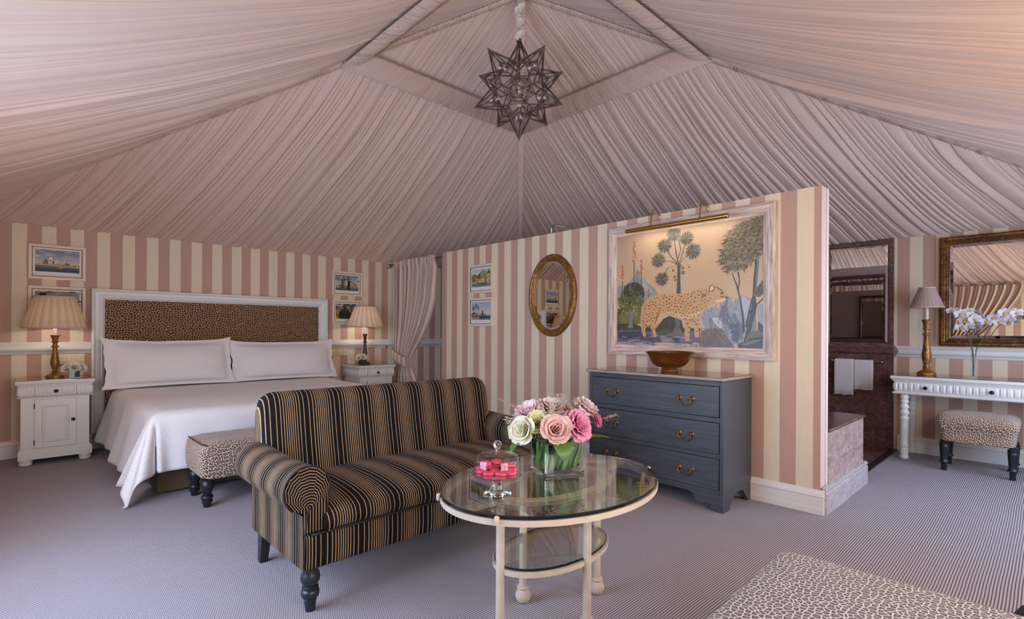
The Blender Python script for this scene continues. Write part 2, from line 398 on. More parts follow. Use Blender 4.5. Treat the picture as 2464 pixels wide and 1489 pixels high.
BASE = [(0, 0), (.026, 0), (.026, .038), (.022, .041), (.022, .112), (.027, .116), (.027, .122), (.018, .127), (.018, .134), (.012, .146), (.006, .152), (.004, .158), (0, .158)]
DADO = [(0, .955), (.006, .955), (.012, .962), (.016, .972), (.018, .978), (.024, .981), (.034, .986), (.041, 1.0), (.043, 1.014), (.041, 1.028), (.034, 1.04), (.026, 1.044), (.024, 1.05), (.018, 1.054), (.012, 1.062), (.008, 1.07), (0, 1.07)]
struct('baseboard_back', MB().mould(BASE, (XL, YB), (XR, YB), (0, -1)), MOULDW)
struct('baseboard_right', MB().mould(BASE, (XR, YF), (XR, 1.10), (-1, 0)), MOULDW)
struct('baseboard_middle', MB().mould(BASE, (XP, YP0-.026), (XP, YP1), (-1, 0), cut0=0), MOULDW)
struct('baseboard_left', MB().mould(BASE, (XL, YF), (XL, YB), (1, 0)), MOULDW)
struct('trim_2', MB().mould(DADO, (XL, YB), (.56, YB), (0, -1), cut1=1), MOULDW)
struct('trim_3', MB().mould(DADO, (2.89, YB), (XR, YB), (0, -1), cut0=1), MOULDW)
struct('trim_4', MB().mould(DADO, (XR, YF), (XR, 1.132), (-1, 0), cut1=1), MOULDW)
struct('trim_5', MB().mould(DADO, (XL, YF), (XL, 1.55), (1, 0)), MOULDW)
struct('trim_6', MB().mould(DADO, (XL, 3.55), (XL, YB), (1, 0)), MOULDW)

# ------------------------------------------------------------------ tented ceiling
AP = Vector((3.0, 3.05, 4.0))
CL = Vector((XL, YB, WH)); CC = Vector((XR, YB, WH)); CR = Vector((XR, YF, WH)); CN = Vector((XL, YF, WH))
ceil = bpy.data.objects.new('ceiling', None); COL.objects.link(ceil); ceil['kind'] = 'structure'
FAN = .61
def tent_face(P0, P1, seed, name):
    rnd = random.Random(seed)
    ed = P1-P0; L = ed.length; e = ed/L
    ua = (AP-P0).dot(e); foot = P0+e*ua; slope = AP-foot; H = slope.length; up = slope/H
    nrm = e.cross(up).normalized()
    if nrm.z > 0: nrm = -nrm                       # towards the room
    # pleat boundaries with uneven widths
    edges = [0.0]
    while edges[-1] < L: edges.append(edges[-1]+rnd.choice((.022, .03, .036, .045, .06, .075, .095, .12))*rnd.uniform(.8, 1.25))
    edges[-1] = L
    cols = []
    for a, b in zip(edges, edges[1:]):
        amp = min(.050, .26*(b-a)+.012)*rnd.uniform(.5, 1.35); flip = rnd.random() < .25
        for q in (0, .05, .14, .30, .46, .62, .76, .86, .95):
            g = 1-q if flip else q
            hgt = .30*sin(pi*g)**.5+.70*((g/.80)**.75 if g < .80 else max(0, 1-((g-.80)/.20)**1.6))
            cols.append((a+(b-a)*q, amp*hgt if q else -.028*rnd.uniform(.2, 1.2)))
    cols.append((L, 0)); NR = 22
    vs = []; uv = []
    for x, hgt in cols:
        off = x-ua; half = ua if off < 0 else L-ua; rho = min(.9999, abs(off)/half); lo_, hi_ = 0.0, 1.0
        for _ in range(24):
            tm = (lo_+hi_)/2
            if rho*exp(-FAN*tm) > 1-tm: hi_ = tm
            else: lo_ = tm
        if rho > .9998: tm = 0
        for j in range(NR+1):
            tt = tm*j/NR; s_ = tt*H
            wig = .035*(noise.noise((x*.9+seed*7, s_*.5, 0))) + .016*noise.noise((x*8+seed, s_*1.3, 5))
            fade = min(1, (1-abs(2*j/NR-1))*3)
            xx = ua+off*exp(-FAN*tt)+wig*fade
            lim0 = ua*tt; lim1 = L-(L-ua)*tt
            xx = min(max(xx, lim0), lim1)
            swell = .75+.55*noise.noise((x*3, s_*1.2, 9+seed))
            inner = max(0, (tm-tt)/max(tm, 1e-6))
            tl = tt/min(tm, .69) if tm > 0 else 1
            sag = .42*tl*(1-tl)*min(1, tm*1.6) if tl < 1 else 0
            near = min(1, abs(tt-.725)/.10) if tt < .78 else .5
            dn = hgt*swell*min(1, .12+inner*5)*(1 if tt > .0 else .6)*(.22+.78*near)
            p = P0+e*xx+up*s_+nrm*(dn+sag*.55)
            vs.append(p); uv.append((x, s_))
    n = NR+1
    fs = [(i*n+j, (i+1)*n+j, (i+1)*n+j+1, i*n+j+1) for i in range(len(cols)-1) for j in range(NR)]
    mb = MB().add(vs, fs, uv)
    obj(name, mb, TENT, ceil, angle=0, recalc=False)
for i, (a, b) in enumerate(((CL, CC), (CC, CR), (CR, CN), (CN, CL))):
    tent_face(a, b, 11+i, 'pleated_panel')
# solid outer skin keeps daylight out
m = MB(); off = Vector((0, 0, .06)); o2 = [CL+Vector((-T, T, .02)), CC+Vector((T, T, .02)), CR+Vector((T, -T, .02)), CN+Vector((-T, -T, .02)), AP+Vector((0, 0, .12))]
m.add(o2, [(0, 1, 4), (1, 2, 4), (2, 3, 4), (3, 0, 4)])
obj('outer_skin', m, TENT, ceil, angle=0)
# ruched strips along the four hips
def hip(C, seed, wd):
    rnd = random.Random(seed); d = (AP-C); L = d.length; t_ = d/L
    side = t_.cross(Vector((0, 0, 1))).normalized(); dn = t_.cross(side).normalized()
    if dn.z > 0: dn = -dn
    N = int(L/.0042); ph = 0; vs = []; uv = []; K = 8
    a1 = 1
    for i in range(N+1):
        ph += 1.35*rnd.uniform(.6, 1.4)
        if rnd.random() < .1: a1 = rnd.uniform(.4, 1.6)
        s_ = L*i/N
        for k in range(K+1):
            q = k/K*2-1
            lean = .006*sin(s_*40+q*2)
            rip = .0060*a1*sin(ph+q*1.3*sin(s_*9))*(1-.3*q*q)
            bul = .016*sqrt(max(0, 1-q*q*.96))+rip
            edge = wd*(1+.07*sin(ph*.5)*abs(q))
            vs.append(C+t_*(s_+lean)+side*q*edge+dn*(bul+.016)); uv.append((s_, q))
    n = K+1
    mb = MB().add(vs, [(i*n+k, (i+1)*n+k, (i+1)*n+k+1, i*n+k+1) for i in range(N) for k in range(K)], uv)
    obj('hip_ruche', mb, RUCHE, ceil, angle=0, recalc=False)
hip(CL, 1, .036); hip(CC, 2, .036); hip(CR, 3, .036); hip(CN, 4, .036)
# gathered band below the apex, one length per slope
def band(sx, sy, seed):
    rnd = random.Random(seed)
    def sl(r, q):       # point on the tent at plan distance r from the apex, q = -1..1 along the side
        if sx: C0, C1 = ((CC, CR) if sx > 0 else (CN, CL))
        else: C0, C1 = ((CL, CC) if sy > 0 else (CR, CN))
        k = r/3.5
        return AP+(C0-AP)*k*(1-q)/2+(C1-AP)*k*(1+q)/2
    r0, r1 = .885, 1.085; N = 900; K = 10
    nr = (sl(r0, -1)-sl(r1, -1)).cross(sl(r1, 1)-sl(r1, -1)).normalized()
    if nr.z > 0: nr = -nr
    vs = []; uv = []; ph = 0; a1 = 1; ln = 0
    for i in range(N+1):
        q = i/N*2-1; ph += 1.55*rnd.uniform(.6, 1.4)
        if rnd.random() < .15: a1 = rnd.uniform(.4, 1.5)
        ln += rnd.uniform(-.004, .004); ln *= .93
        for k in range(K+1):
            t_ = k/K
            r = r0+(r1-r0)*t_
            amp = .0075*a1*(.35+.65*sin(pi*min(1, t_*1.05)))
            bul = .012+.035*sin(pi*t_)**.8
            if k == 1: bul -= .004
            p = sl(r, max(-1, min(1, q+ln*t_*(1-q*q))))
            vs.append(p+nr*(bul+amp*sin(ph+t_*1.2)+.018)); uv.append((q, t_))
    n = K+1
    mb = MB().add(vs, [(i*n+k, (i+1)*n+k, (i+1)*n+k+1, i*n+k+1) for i in range(N) for k in range(K)], uv)
    b = obj('gathered_band', mb, RUCHE, ceil, angle=0, recalc=False)
    c = MB().tube([sl(r0-.004, -1+2*i/60)+nr*.046+Vector((0, 0, .003*sin(i*2.1))) for i in range(61)], .006, 6)
    obj('band_cord', c, plain('band_cord_%d' % seed, S(166, 138, 126), .9), b, angle=60)
band(0, 1, 21); band(1, 0, 22); band(0, -1, 23); band(-1, 0, 24)

# ------------------------------------------------------------------ flat prints
def ink(mb, P, w_, h_, poly, col, layer):
    c = S(*(col if isinstance(col, tuple) else [int(col[i:i+2], 16) for i in (0, 2, 4)]))
    n0 = len(mb.f)
    mb.add([P(u*w_, v*h_, .0006+layer*.00025+n0*3e-7) for u, v in poly], [tuple(range(len(poly)))])
    mb.c += [c]*(len(mb.f)-n0)
def inside(p, poly):
    r = False; x, y = p
    for i in range(len(poly)):
        x1, y1 = poly[i]; x2, y2 = poly[i-1]
        if (y1 > y) != (y2 > y) and x < (x2-x1)*(y-y1)/(y2-y1)+x1: r = not r
    return r
def ell(c, rx, ry, n=10, a=0): return [(c[0]+rx*cos(2*pi*i/n+a), c[1]+ry*sin(2*pi*i/n+a)) for i in range(n)]
def strokes(mb, P, w_, h_, reg, n, cols, ln, wd, ang, sprd, layer, rnd):
    us = [p[0] for p in reg]; vs = [p[1] for p in reg]; k = 0; tries = 0
    while k < n and tries < n*20:
        tries += 1
        p = (rnd.uniform(min(us), max(us)), rnd.uniform(min(vs), max(vs)))
        if not inside(p, reg): continue
        a = ang+rnd.uniform(-sprd, sprd); l = ln*rnd.uniform(.6, 1.3); dx, dy = cos(a)*l, sin(a)*l; nx, ny = -sin(a)*wd, cos(a)*wd
        ink(mb, P, w_, h_, [p, (p[0]+dx*.5+nx, p[1]+dy*.5+ny), (p[0]+dx, p[1]+dy), (p[0]+dx*.5-nx, p[1]+dy*.5-ny)], rnd.choice(cols), layer+rnd.random()*2)
        k += 1
PAINT=[((146,148,142),1,[(0.016,0.536),(0.064,0.544),(0.1,0.563),(0.146,0.61),(0.166,0.664),(0.179,0.679),(0.194,0.65),(0.216,0.604),(0.255,0.551),(0.303,0.512),(0.336,0.449),(0.275,0.386),(0.017,0.363)]),((118,124,120),2,[(0.179,0.677),(0.172,0.602),(0.146,0.537),(0.126,0.471),(0.207,0.466),(0.194,0.6)]),((170,172,165),2,[(0.196,0.644),(0.221,0.598),(0.255,0.529),(0.294,0.472),(0.246,0.475),(0.211,0.543)]),((62,58,48),1,[(0.016,0.202),(0.127,0.213),(0.218,0.179),(0.324,0.168),(0.37,0.242),(0.424,0.273),(0.495,0.24),(0.513,0.167),(0.623,0.167),(0.632,-0.004),(0.019,-0.002)]),((96,90,52),1,[(0.015,0.34),(0.116,0.359),(0.207,0.356),(0.213,0.212),(0.117,0.179),(0.016,0.191)]),((104,100,118),3,[(0.018,0.145),(0.138,0.156),(0.208,0.145),(0.314,0.135),(0.513,0.131),(0.623,0.147),(0.632,-0.008),(0.019,-0.002)]),((66,62,78),4,[(0.024,0.133),(0.198,0.137),(0.296,0.092),(0.425,0.099),(0.513,0.079),(0.496,0.053),(0.296,0.054),(0.179,0.073),(0.077,0.06),(0.024,0.082)]),((178,166,170),4,[(0.024,0.041),(0.118,0.055),(0.179,0.04),(0.296,0.024),(0.296,-0.004),(0.024,0.0)]),((196,176,160),4,[(0.305,0.042),(0.389,0.05),(0.496,0.037),(0.615,0.056),(0.624,-0.004),(0.461,-0.006),(0.315,-0.003)]),((150,130,124),4,[(0.343,0.087),(0.389,0.093),(0.425,0.085),(0.461,0.052),(0.371,0.046)]),((150,154,160),1,[(0.622,0.258),(0.655,0.308),(0.695,0.331),(0.734,0.32),(0.769,0.363),(0.796,0.412),(0.815,0.37),(0.834,0.35),(0.848,0.388),(0.881,0.414),(0.914,0.393),(0.932,0.355),(0.936,0.195),(0.901,0.101),(0.865,0.048),(0.782,0.041),(0.672,0.117)]),((108,112,122),2,[(0.796,0.41),(0.788,0.332),(0.804,0.264),(0.834,0.283),(0.849,0.234),(0.886,0.177),(0.879,0.072),(0.82,0.109),(0.789,0.187),(0.735,0.246),(0.758,0.334)]),((176,180,186),2,[(0.881,0.412),(0.863,0.358),(0.885,0.291),(0.9,0.215),(0.921,0.29),(0.925,0.355)]),((132,136,146),2,[(0.671,0.237),(0.703,0.262),(0.75,0.26),(0.777,0.216),(0.797,0.148),(0.79,0.07),(0.735,0.118),(0.688,0.167)]),((190,192,196),3,[(0.695,0.247),(0.735,0.251),(0.758,0.206),(0.77,0.148),(0.743,0.167),(0.711,0.207)]),((84,88,98),3,[(0.804,0.196),(0.856,0.205),(0.864,0.12),(0.853,0.052),(0.82,0.071)]),((150,160,165),1,[(0.957,0.326),(0.985,0.339),(1.004,0.342),(1.006,0.186),(0.964,0.214)]),((112,100,92),4,[(0.631,0.137),(0.656,0.157),(0.712,0.167),(0.759,0.158),(0.789,0.099),(0.82,0.042),(0.85,0.004),(0.632,0.006)]),((52,56,48),4,[(0.964,0.214),(0.985,0.195),(1.006,0.167),(1.008,0.084),(0.965,0.139)]),((96,98,86),5,[(0.901,0.11),(0.929,0.144),(0.971,0.149),(0.996,0.126),(0.993,0.093),(0.908,0.073)]),((66,62,66),5,[(0.85,0.048),(0.922,0.087),(0.999,0.107),(1.008,0.057),(1.008,0.003),(0.937,0.004),(0.857,0.012)]),((110,104,104),6,[(0.865,0.045),(0.93,0.078),(0.986,0.088),(0.965,0.065),(0.901,0.037)]),((60,56,40),3,[(0.064,0.487),(0.074,0.531),(0.105,0.557),(0.151,0.568),(0.196,0.55),(0.226,0.509),(0.233,0.454),(0.226,0.426),(0.075,0.435)]),((96,98,44),4,[(0.02,0.432),(0.064,0.452),(0.121,0.44),(0.177,0.444),(0.226,0.426),(0.229,0.388),(0.207,0.339),(0.167,0.313),(0.127,0.331),(0.075,0.321),(0.033,0.357)]),((116,112,58),3,[(0.034,0.248),(0.049,0.316),(0.08,0.332),(0.112,0.303),(0.117,0.247),(0.097,0.204),(0.055,0.208)]),((120,108,58),3,[(0.139,0.257),(0.152,0.313),(0.177,0.329),(0.199,0.301),(0.203,0.217),(0.168,0.21)]),((120,124,112),5,[(0.104,0.331),(0.132,0.314),(0.167,0.324),(0.147,0.28),(0.14,0.235),(0.148,0.168),(0.102,0.168),(0.115,0.247),(0.113,0.292)]),((70,78,78),2,[(0.469,0.69),(0.49,0.688),(0.49,0.552),(0.494,0.443),(0.464,0.445),(0.468,0.554)]),((92,100,100),2,[(0.457,0.251),(0.488,0.246),(0.49,0.173),(0.452,0.167)]),((104,104,84),5,[(0.438,0.136),(0.452,0.167),(0.483,0.173),(0.504,0.147),(0.496,0.11),(0.452,0.107)]),((72,78,58),5,[(0.333,0.13),(0.37,0.157),(0.425,0.157),(0.429,0.131),(0.389,0.109),(0.343,0.108)]),((206,160,108),6,[(0.788,0.401),(0.777,0.426),(0.757,0.461),(0.73,0.485),(0.71,0.492),(0.705,0.501),(0.694,0.505),(0.683,0.491),(0.662,0.49),(0.63,0.485),(0.588,0.473),(0.555,0.455),(0.512,0.445),(0.459,0.448),(0.396,0.454),(0.341,0.456),(0.294,0.439),(0.256,0.414),(0.227,0.377),(0.209,0.333),(0.203,0.267),(0.203,0.201),(0.213,0.146),(0.223,0.101),(0.238,0.085),(0.247,0.102),(0.239,0.157),(0.252,0.189),(0.276,0.211),(0.281,0.168),(0.295,0.124),(0.315,0.084),(0.326,0.103),(0.314,0.146),(0.319,0.2),(0.337,0.254),(0.351,0.296),(0.379,0.292),(0.424,0.263),(0.478,0.24),(0.52,0.229),(0.523,0.178),(0.52,0.116),(0.526,0.062),(0.552,0.063),(0.556,0.116),(0.561,0.198),(0.577,0.2),(0.586,0.137),(0.59,0.094),(0.613,0.091),(0.619,0.117),(0.61,0.178),(0.618,0.218),(0.631,0.258),(0.655,0.313),(0.687,0.351),(0.719,0.36),(0.75,0.359),(0.773,0.372),(0.788,0.386)]),((222,184,136),7,[(0.383,0.297),(0.433,0.273),(0.495,0.251),(0.547,0.241),(0.606,0.259),(0.64,0.308),(0.622,0.319),(0.581,0.28),(0.513,0.271),(0.433,0.299)]),((228,200,160),7,[(0.715,0.365),(0.746,0.364),(0.771,0.375),(0.787,0.388),(0.777,0.396),(0.75,0.388),(0.722,0.384)]),((120,86,58),7,[(0.714,0.488),(0.73,0.483),(0.753,0.461),(0.769,0.439),(0.757,0.445),(0.738,0.467),(0.718,0.479)]),((232,200,160),8,[(0.683,0.454),(0.685,0.484),(0.696,0.499),(0.707,0.488),(0.709,0.468),(0.698,0.457)]),((70,48,36),7,[(0.678,0.451),(0.681,0.49),(0.696,0.506),(0.712,0.488),(0.713,0.466),(0.702,0.449)]),((48,40,40),8,[(0.777,0.403),(0.79,0.406),(0.788,0.393),(0.781,0.389)]),((60,50,40),8,[(0.746,0.432),(0.756,0.441),(0.768,0.439),(0.765,0.427),(0.753,0.424)]),((150,140,110),9,[(0.753,0.432),(0.757,0.437),(0.763,0.435),(0.762,0.429)]),((70,50,40),8,[(0.746,0.413),(0.761,0.408),(0.777,0.415),(0.776,0.411),(0.762,0.4),(0.747,0.407)]),((150,108,70),7,[(0.347,0.302),(0.334,0.256),(0.318,0.209),(0.305,0.189),(0.319,0.243),(0.334,0.297)]),((58,54,50),3,[(0.941,0.72),(0.966,0.721),(0.968,0.642),(0.96,0.512),(0.951,0.401),(0.958,0.326),(0.943,0.214),(0.915,0.101),(0.883,0.058),(0.901,0.148),(0.925,0.28),(0.934,0.402),(0.938,0.514),(0.946,0.626)]),((122,126,120),4,[(0.959,0.699),(0.965,0.642),(0.959,0.531),(0.951,0.419),(0.947,0.42),(0.953,0.569)]),((130,126,116),4,[(0.954,0.289),(0.956,0.139),(0.926,0.12),(0.936,0.205)]),((58,54,50),3,[(0.945,0.7),(0.934,0.739),(0.905,0.786),(0.869,0.798),(0.832,0.773),(0.824,0.784),(0.869,0.811),(0.912,0.799),(0.944,0.747),(0.954,0.713)]),((58,54,50),3,[(0.961,0.698),(0.976,0.771),(1.001,0.841),(1.003,0.831),(0.983,0.76),(0.968,0.688)]),((58,54,50),3,[(0.879,0.129),(0.875,0.243),(0.863,0.368),(0.841,0.484),(0.814,0.583),(0.819,0.582),(0.849,0.483),(0.872,0.367),(0.886,0.243),(0.893,0.139)]),((58,54,50),3,[(0.85,0.455),(0.858,0.521),(0.847,0.589),(0.855,0.588),(0.864,0.52),(0.855,0.445)]),((58,54,50),5,[(0.907,0.271),(0.943,0.326),(0.995,0.389),(0.998,0.384),(0.95,0.317),(0.914,0.261)]),((58,54,50),5,[(0.893,0.177),(0.911,0.29),(0.928,0.383),(0.935,0.402),(0.921,0.29),(0.904,0.167)]),]
REGS={'foliage': [(1.0,0.984),(0.919,0.958),(0.846,0.944),(0.794,0.885),(0.779,0.82),(0.748,0.726),(0.764,0.666),(0.787,0.595),(0.833,0.6),(0.877,0.614),(0.92,0.638),(0.955,0.671),(1.001,0.711)],'tuft': [(1.003,0.513),(0.977,0.492),(0.946,0.448),(0.939,0.401),(0.971,0.39),(0.998,0.426)],'spots': [(0.678,0.466),(0.662,0.473),(0.63,0.47),(0.588,0.457),(0.555,0.439),(0.459,0.435),(0.341,0.436),(0.275,0.407),(0.236,0.365),(0.217,0.311),(0.216,0.245),(0.223,0.168),(0.242,0.179),(0.257,0.211),(0.314,0.232),(0.351,0.318),(0.424,0.289),(0.513,0.25),(0.539,0.219),(0.539,0.116),(0.552,0.116),(0.557,0.219),(0.594,0.218),(0.602,0.127),(0.606,0.208),(0.622,0.289),(0.663,0.347),(0.687,0.396)],'grasses': [(0.631,0.147),(0.672,0.157),(0.759,0.158),(0.82,0.042),(0.85,0.004),(0.636,0.006)]}
FANS=[((0.442,0.935),0.058,0.07),((0.379,0.85),0.06,0.07),((0.531,0.887),0.056,0.068),((0.574,0.778),0.06,0.074),((0.335,0.736),0.061,0.071),((0.361,0.576),0.057,0.067)]
STALKS=[[(0.478,0.679),(0.462,0.764),(0.448,0.882)],[(0.478,0.679),(0.502,0.759),(0.527,0.869)],[(0.48,0.678),(0.511,0.727),(0.562,0.772)],[(0.476,0.679),(0.422,0.759),(0.385,0.838)],[(0.476,0.679),(0.422,0.717),(0.349,0.726)],[(0.471,0.674),(0.404,0.666),(0.368,0.584)],[(0.458,0.681),(0.493,0.802),(0.475,0.888)]]
FRUIT=[((0.507,0.653),0.01,0.012),((0.441,0.639),0.01,0.012),((0.508,0.615),0.013,0.016),((0.45,0.587),0.01,0.013),((0.549,0.655),0.007,0.008),((0.493,0.672),0.009,0.01),((0.456,0.56),0.009,0.01),((0.501,0.624),0.007,0.01)]
ALOE=[((0.15,0.926),(0.151,0.749),(0.152,0.559),0.017),((0.057,0.727),(0.057,0.584),(0.058,0.453),0.012),((0.208,0.754),(0.209,0.626),(0.209,0.521),0.013),((0.263,0.504),(0.263,0.45),(0.263,0.43),0.009)]# ------------------------------------------------------------------ leopard painting
def painting():
    t = thing('framed_painting', 'large painting of a spotted big cat among palms in a whitewashed wood frame', 'painting', (XP, 2.041, 1.559))
    P0 = lambda u, v, d: (-d, u-2.041, v-1.559)
    prof = [(0, 0), (0, .035), (.012, .042), (.05, .040), (.056, .034), (.062, .034), (.07, .024), (.084, .022), (.084, 0)]
    fr = MB(); L = 1.337; R = 2.745; B = 1.0; TP = 2.118
    fr.frame(P0, L, R, B, TP, prof); fr.m = [0]*len(fr.f)
    n = len(prof); fr.m = ([1]*0+[0 if k % 2 == 0 else 1 for k in range(4) for i in range(n)])
    obj('frame', fr, [LIMED, LIMED_V], t, angle=30)
    w_, h_ = 1.268, .986
    P = lambda u, v, d: (-d-.014, 2.682-u-2.041, 1.066+v-1.559)
    c = MB().box(-.014, -.002, 1.405-2.041, 2.69-2.041, 1.058-1.559, 2.06-1.559); c.c = [S(190, 150, 115)]*6
    sky = ['b4987c', 'bc9f82', 'c4a583', 'caa981', 'd0ad82', 'd4b084', 'd2ac80', 'caa276']
    skc = [tuple(int(q[j:j+2], 16) for j in (0, 2, 4)) for q in sky]
    for i in range(32):
        q = i/32*7; k = int(q); s_ = tuple(skc[k][j]+(skc[min(k+1, 7)][j]-skc[k][j])*(q-k) for j in range(3))
        ink(c, P, w_, h_, [(0, 1-i/32), (1, 1-i/32), (1, 1-(i+1)/32), (0, 1-(i+1)/32)], s_, 0)
    for col, lay, poly in PAINT: ink(c, P, w_, h_, poly, col, lay)
    rnd = random.Random(5)
    for cen, rx, ry in FANS:
        for k in range(34):
            a = 2*pi*k/34+rnd.uniform(-.05, .05); l = rnd.uniform(.86, 1.04); da = .075
            ink(c, P, w_, h_, [(cen[0]+.05*rx*cos(a), cen[1]+.05*ry*sin(a)), (cen[0]+.7*l*rx*cos(a-da), cen[1]+.7*l*ry*sin(a-da)), (cen[0]+l*rx*cos(a), cen[1]+l*ry*sin(a)), (cen[0]+.7*l*rx*cos(a+da), cen[1]+.7*l*ry*sin(a+da))], rnd.choice(['3a4646', '4a5654', '2c3434', '58605a']), 4+(k % 2))
        ink(c, P, w_, h_, ell(cen, rx*.16, ry*.16), '6a5c40', 6.2)
    for pts in STALKS:
        for (x0, y0), (x1, y1) in zip(pts, pts[1:]):
            ink(c, P, w_, h_, [(x0-.004, y0), (x0+.004, y0+.003), (x1+.003, y1+.003), (x1-.003, y1)], '5c6058', 3)
    for cen, rx, ry in FRUIT: ink(c, P, w_, h_, ell(cen, rx, ry), '8a5844', 4); ink(c, P, w_, h_, ell((cen[0]-rx*.2, cen[1]+ry*.3), rx*.4, ry*.4, 7), 'b08060', 4.4)
    for a, b, d, r in ALOE:
        ink(c, P, w_, h_, [(b[0]-.003, b[1]), (b[0]+.003, b[1]), (d[0]+.003, d[1]), (d[0]-.003, d[1])], '4c4a38', 2.6)
        for k in range(46):
            q = rnd.random(); hw = r*(.25+.75*q)*(1 if q < .9 else .7); x = a[0]+rnd.uniform(-hw, hw); y = a[1]+(b[1]-a[1])*q
            ink(c, P, w_, h_, ell((x, y), .0036, .006, 6), rnd.choice(['b4583a', 'c87450', '9a4630']), 3+rnd.random())
    f = REGS['foliage']
    ink(c, P, w_, h_, f, (134, 116, 90), 3.4); ink(c, P, w_, h_, REGS['tuft'], (122, 108, 84), 3.4); ink(c, P, w_, h_, REGS['grasses'], (112, 100, 92), 5.5)
    strokes(c, P, w_, h_, f, 200, ['a08c6c', '6c6048', '8a7a5c'], .05, .006, pi*1.2, 1.2, 3.6, rnd)
    strokes(c, P, w_, h_, f, 520, ['4c4a36', '6a644a', '3a3a2c', '807858', '58543e'], .034, .0035, pi*1.15, .9, 4, rnd)
    strokes(c, P, w_, h_, f, 160, ['8c8264', '9a9274'], .02, .0022, pi*1.1, .8, 6.5, rnd)
    strokes(c, P, w_, h_, REGS['tuft'], 90, ['4c4a36', '6a644a', '3a3a2c'], .03, .003, pi*.3, .6, 4, rnd)
    strokes(c, P, w_, h_, REGS['grasses'], 200, ['84766a', '5c524c', 'a09084', '6a5e58'], .022, .0018, pi*.5, .7, 6, rnd)
    for reg, col in (([(.05, .36), (.18, .36), (.18, .47), (.05, .47)], ['2c2a20', '7a7438', '4a4628']), ([(.01, .26), (.18, .26), (.18, .38), (.01, .38)], ['5a5c2a', 'a0a058', '3a3c20', 'c0b468'])):
        strokes(c, P, w_, h_, reg, 90, col, .03, .0025, pi*.5, .35, 5, rnd)
    rocks = [(.52, .24), (.58, .30), (.66, .38), (.70, .42), (.78, .42), (.84, .40), (.85, .20), (.80, .06), (.70, .10), (.60, .14)]
    strokes(c, P, w_, h_, rocks, 150, ['c6cad0', '6e7480', '9aa0aa', '565c68', 'b0b4ba'], .03, .0025, pi*.42, .4, 2.1, rnd)
    strokes(c, P, w_, h_, [(.02, .38), (.14, .58), (.18, .66), (.26, .52), (.34, .44), (.30, .39)], 60, ['7c847e', 'a8aea6', '8e948c'], .04, .002, pi*.35, .6, 2.5, rnd)
    strokes(c, P, w_, h_, [(.02, .10), (.60, .10), (.60, .02), (.02, .02)], 110, ['5a566c', 'a09aa8', '3c3a48', 'c0b0a8', '7a7488'], .05, .003, 0, .15, 4.6, rnd)
    strokes(c, P, w_, h_, [(.02, .19), (.5, .20), (.5, .12), (.02, .12)], 90, ['3a382c', '5a5640', '2c2a22', '74704e'], .03, .002, pi*.5, .6, 4.2, rnd)
    strokes(c, P, w_, h_, REGS['spots'], 260, ['c49660', 'd8ac76', 'be8e5a', 'd2a46c'], .022, .0012, pi*1.02, .35, 6.4, rnd)
    reg = REGS['spots']; pts = []
    us = [p[0] for p in reg]; vs = [p[1] for p in reg]; tries = 0
    while len(pts) < 150 and tries < 9000:
        tries += 1; p = (rnd.uniform(min(us), max(us)), rnd.uniform(min(vs), max(vs)))
        if inside(p, reg) and all(hypot((p[0]-q[0])*1.25, p[1]-q[1]) > .0205 for q in pts): pts.append(p)
    for p in pts:
        low = p[1] < .27; r = rnd.uniform(.0032, .0058)*(1.25 if low else 1)
        ink(c, P, w_, h_, ell(p, r*1.0, r*(.75 if low else .95), 7, rnd.random()), rnd.choice(['3c2a22', '4a3428', '33241e']), 9)
    for k in range(6):
        y = .448-k*.006; ink(c, P, w_, h_, [(.675, y+.004), (.64-k*.003, y-.016), (.642-k*.003, y-.018)], '4a382c', 9)
    obj('canvas', c, CANVAS, t, angle=0, recalc=False)
painting()

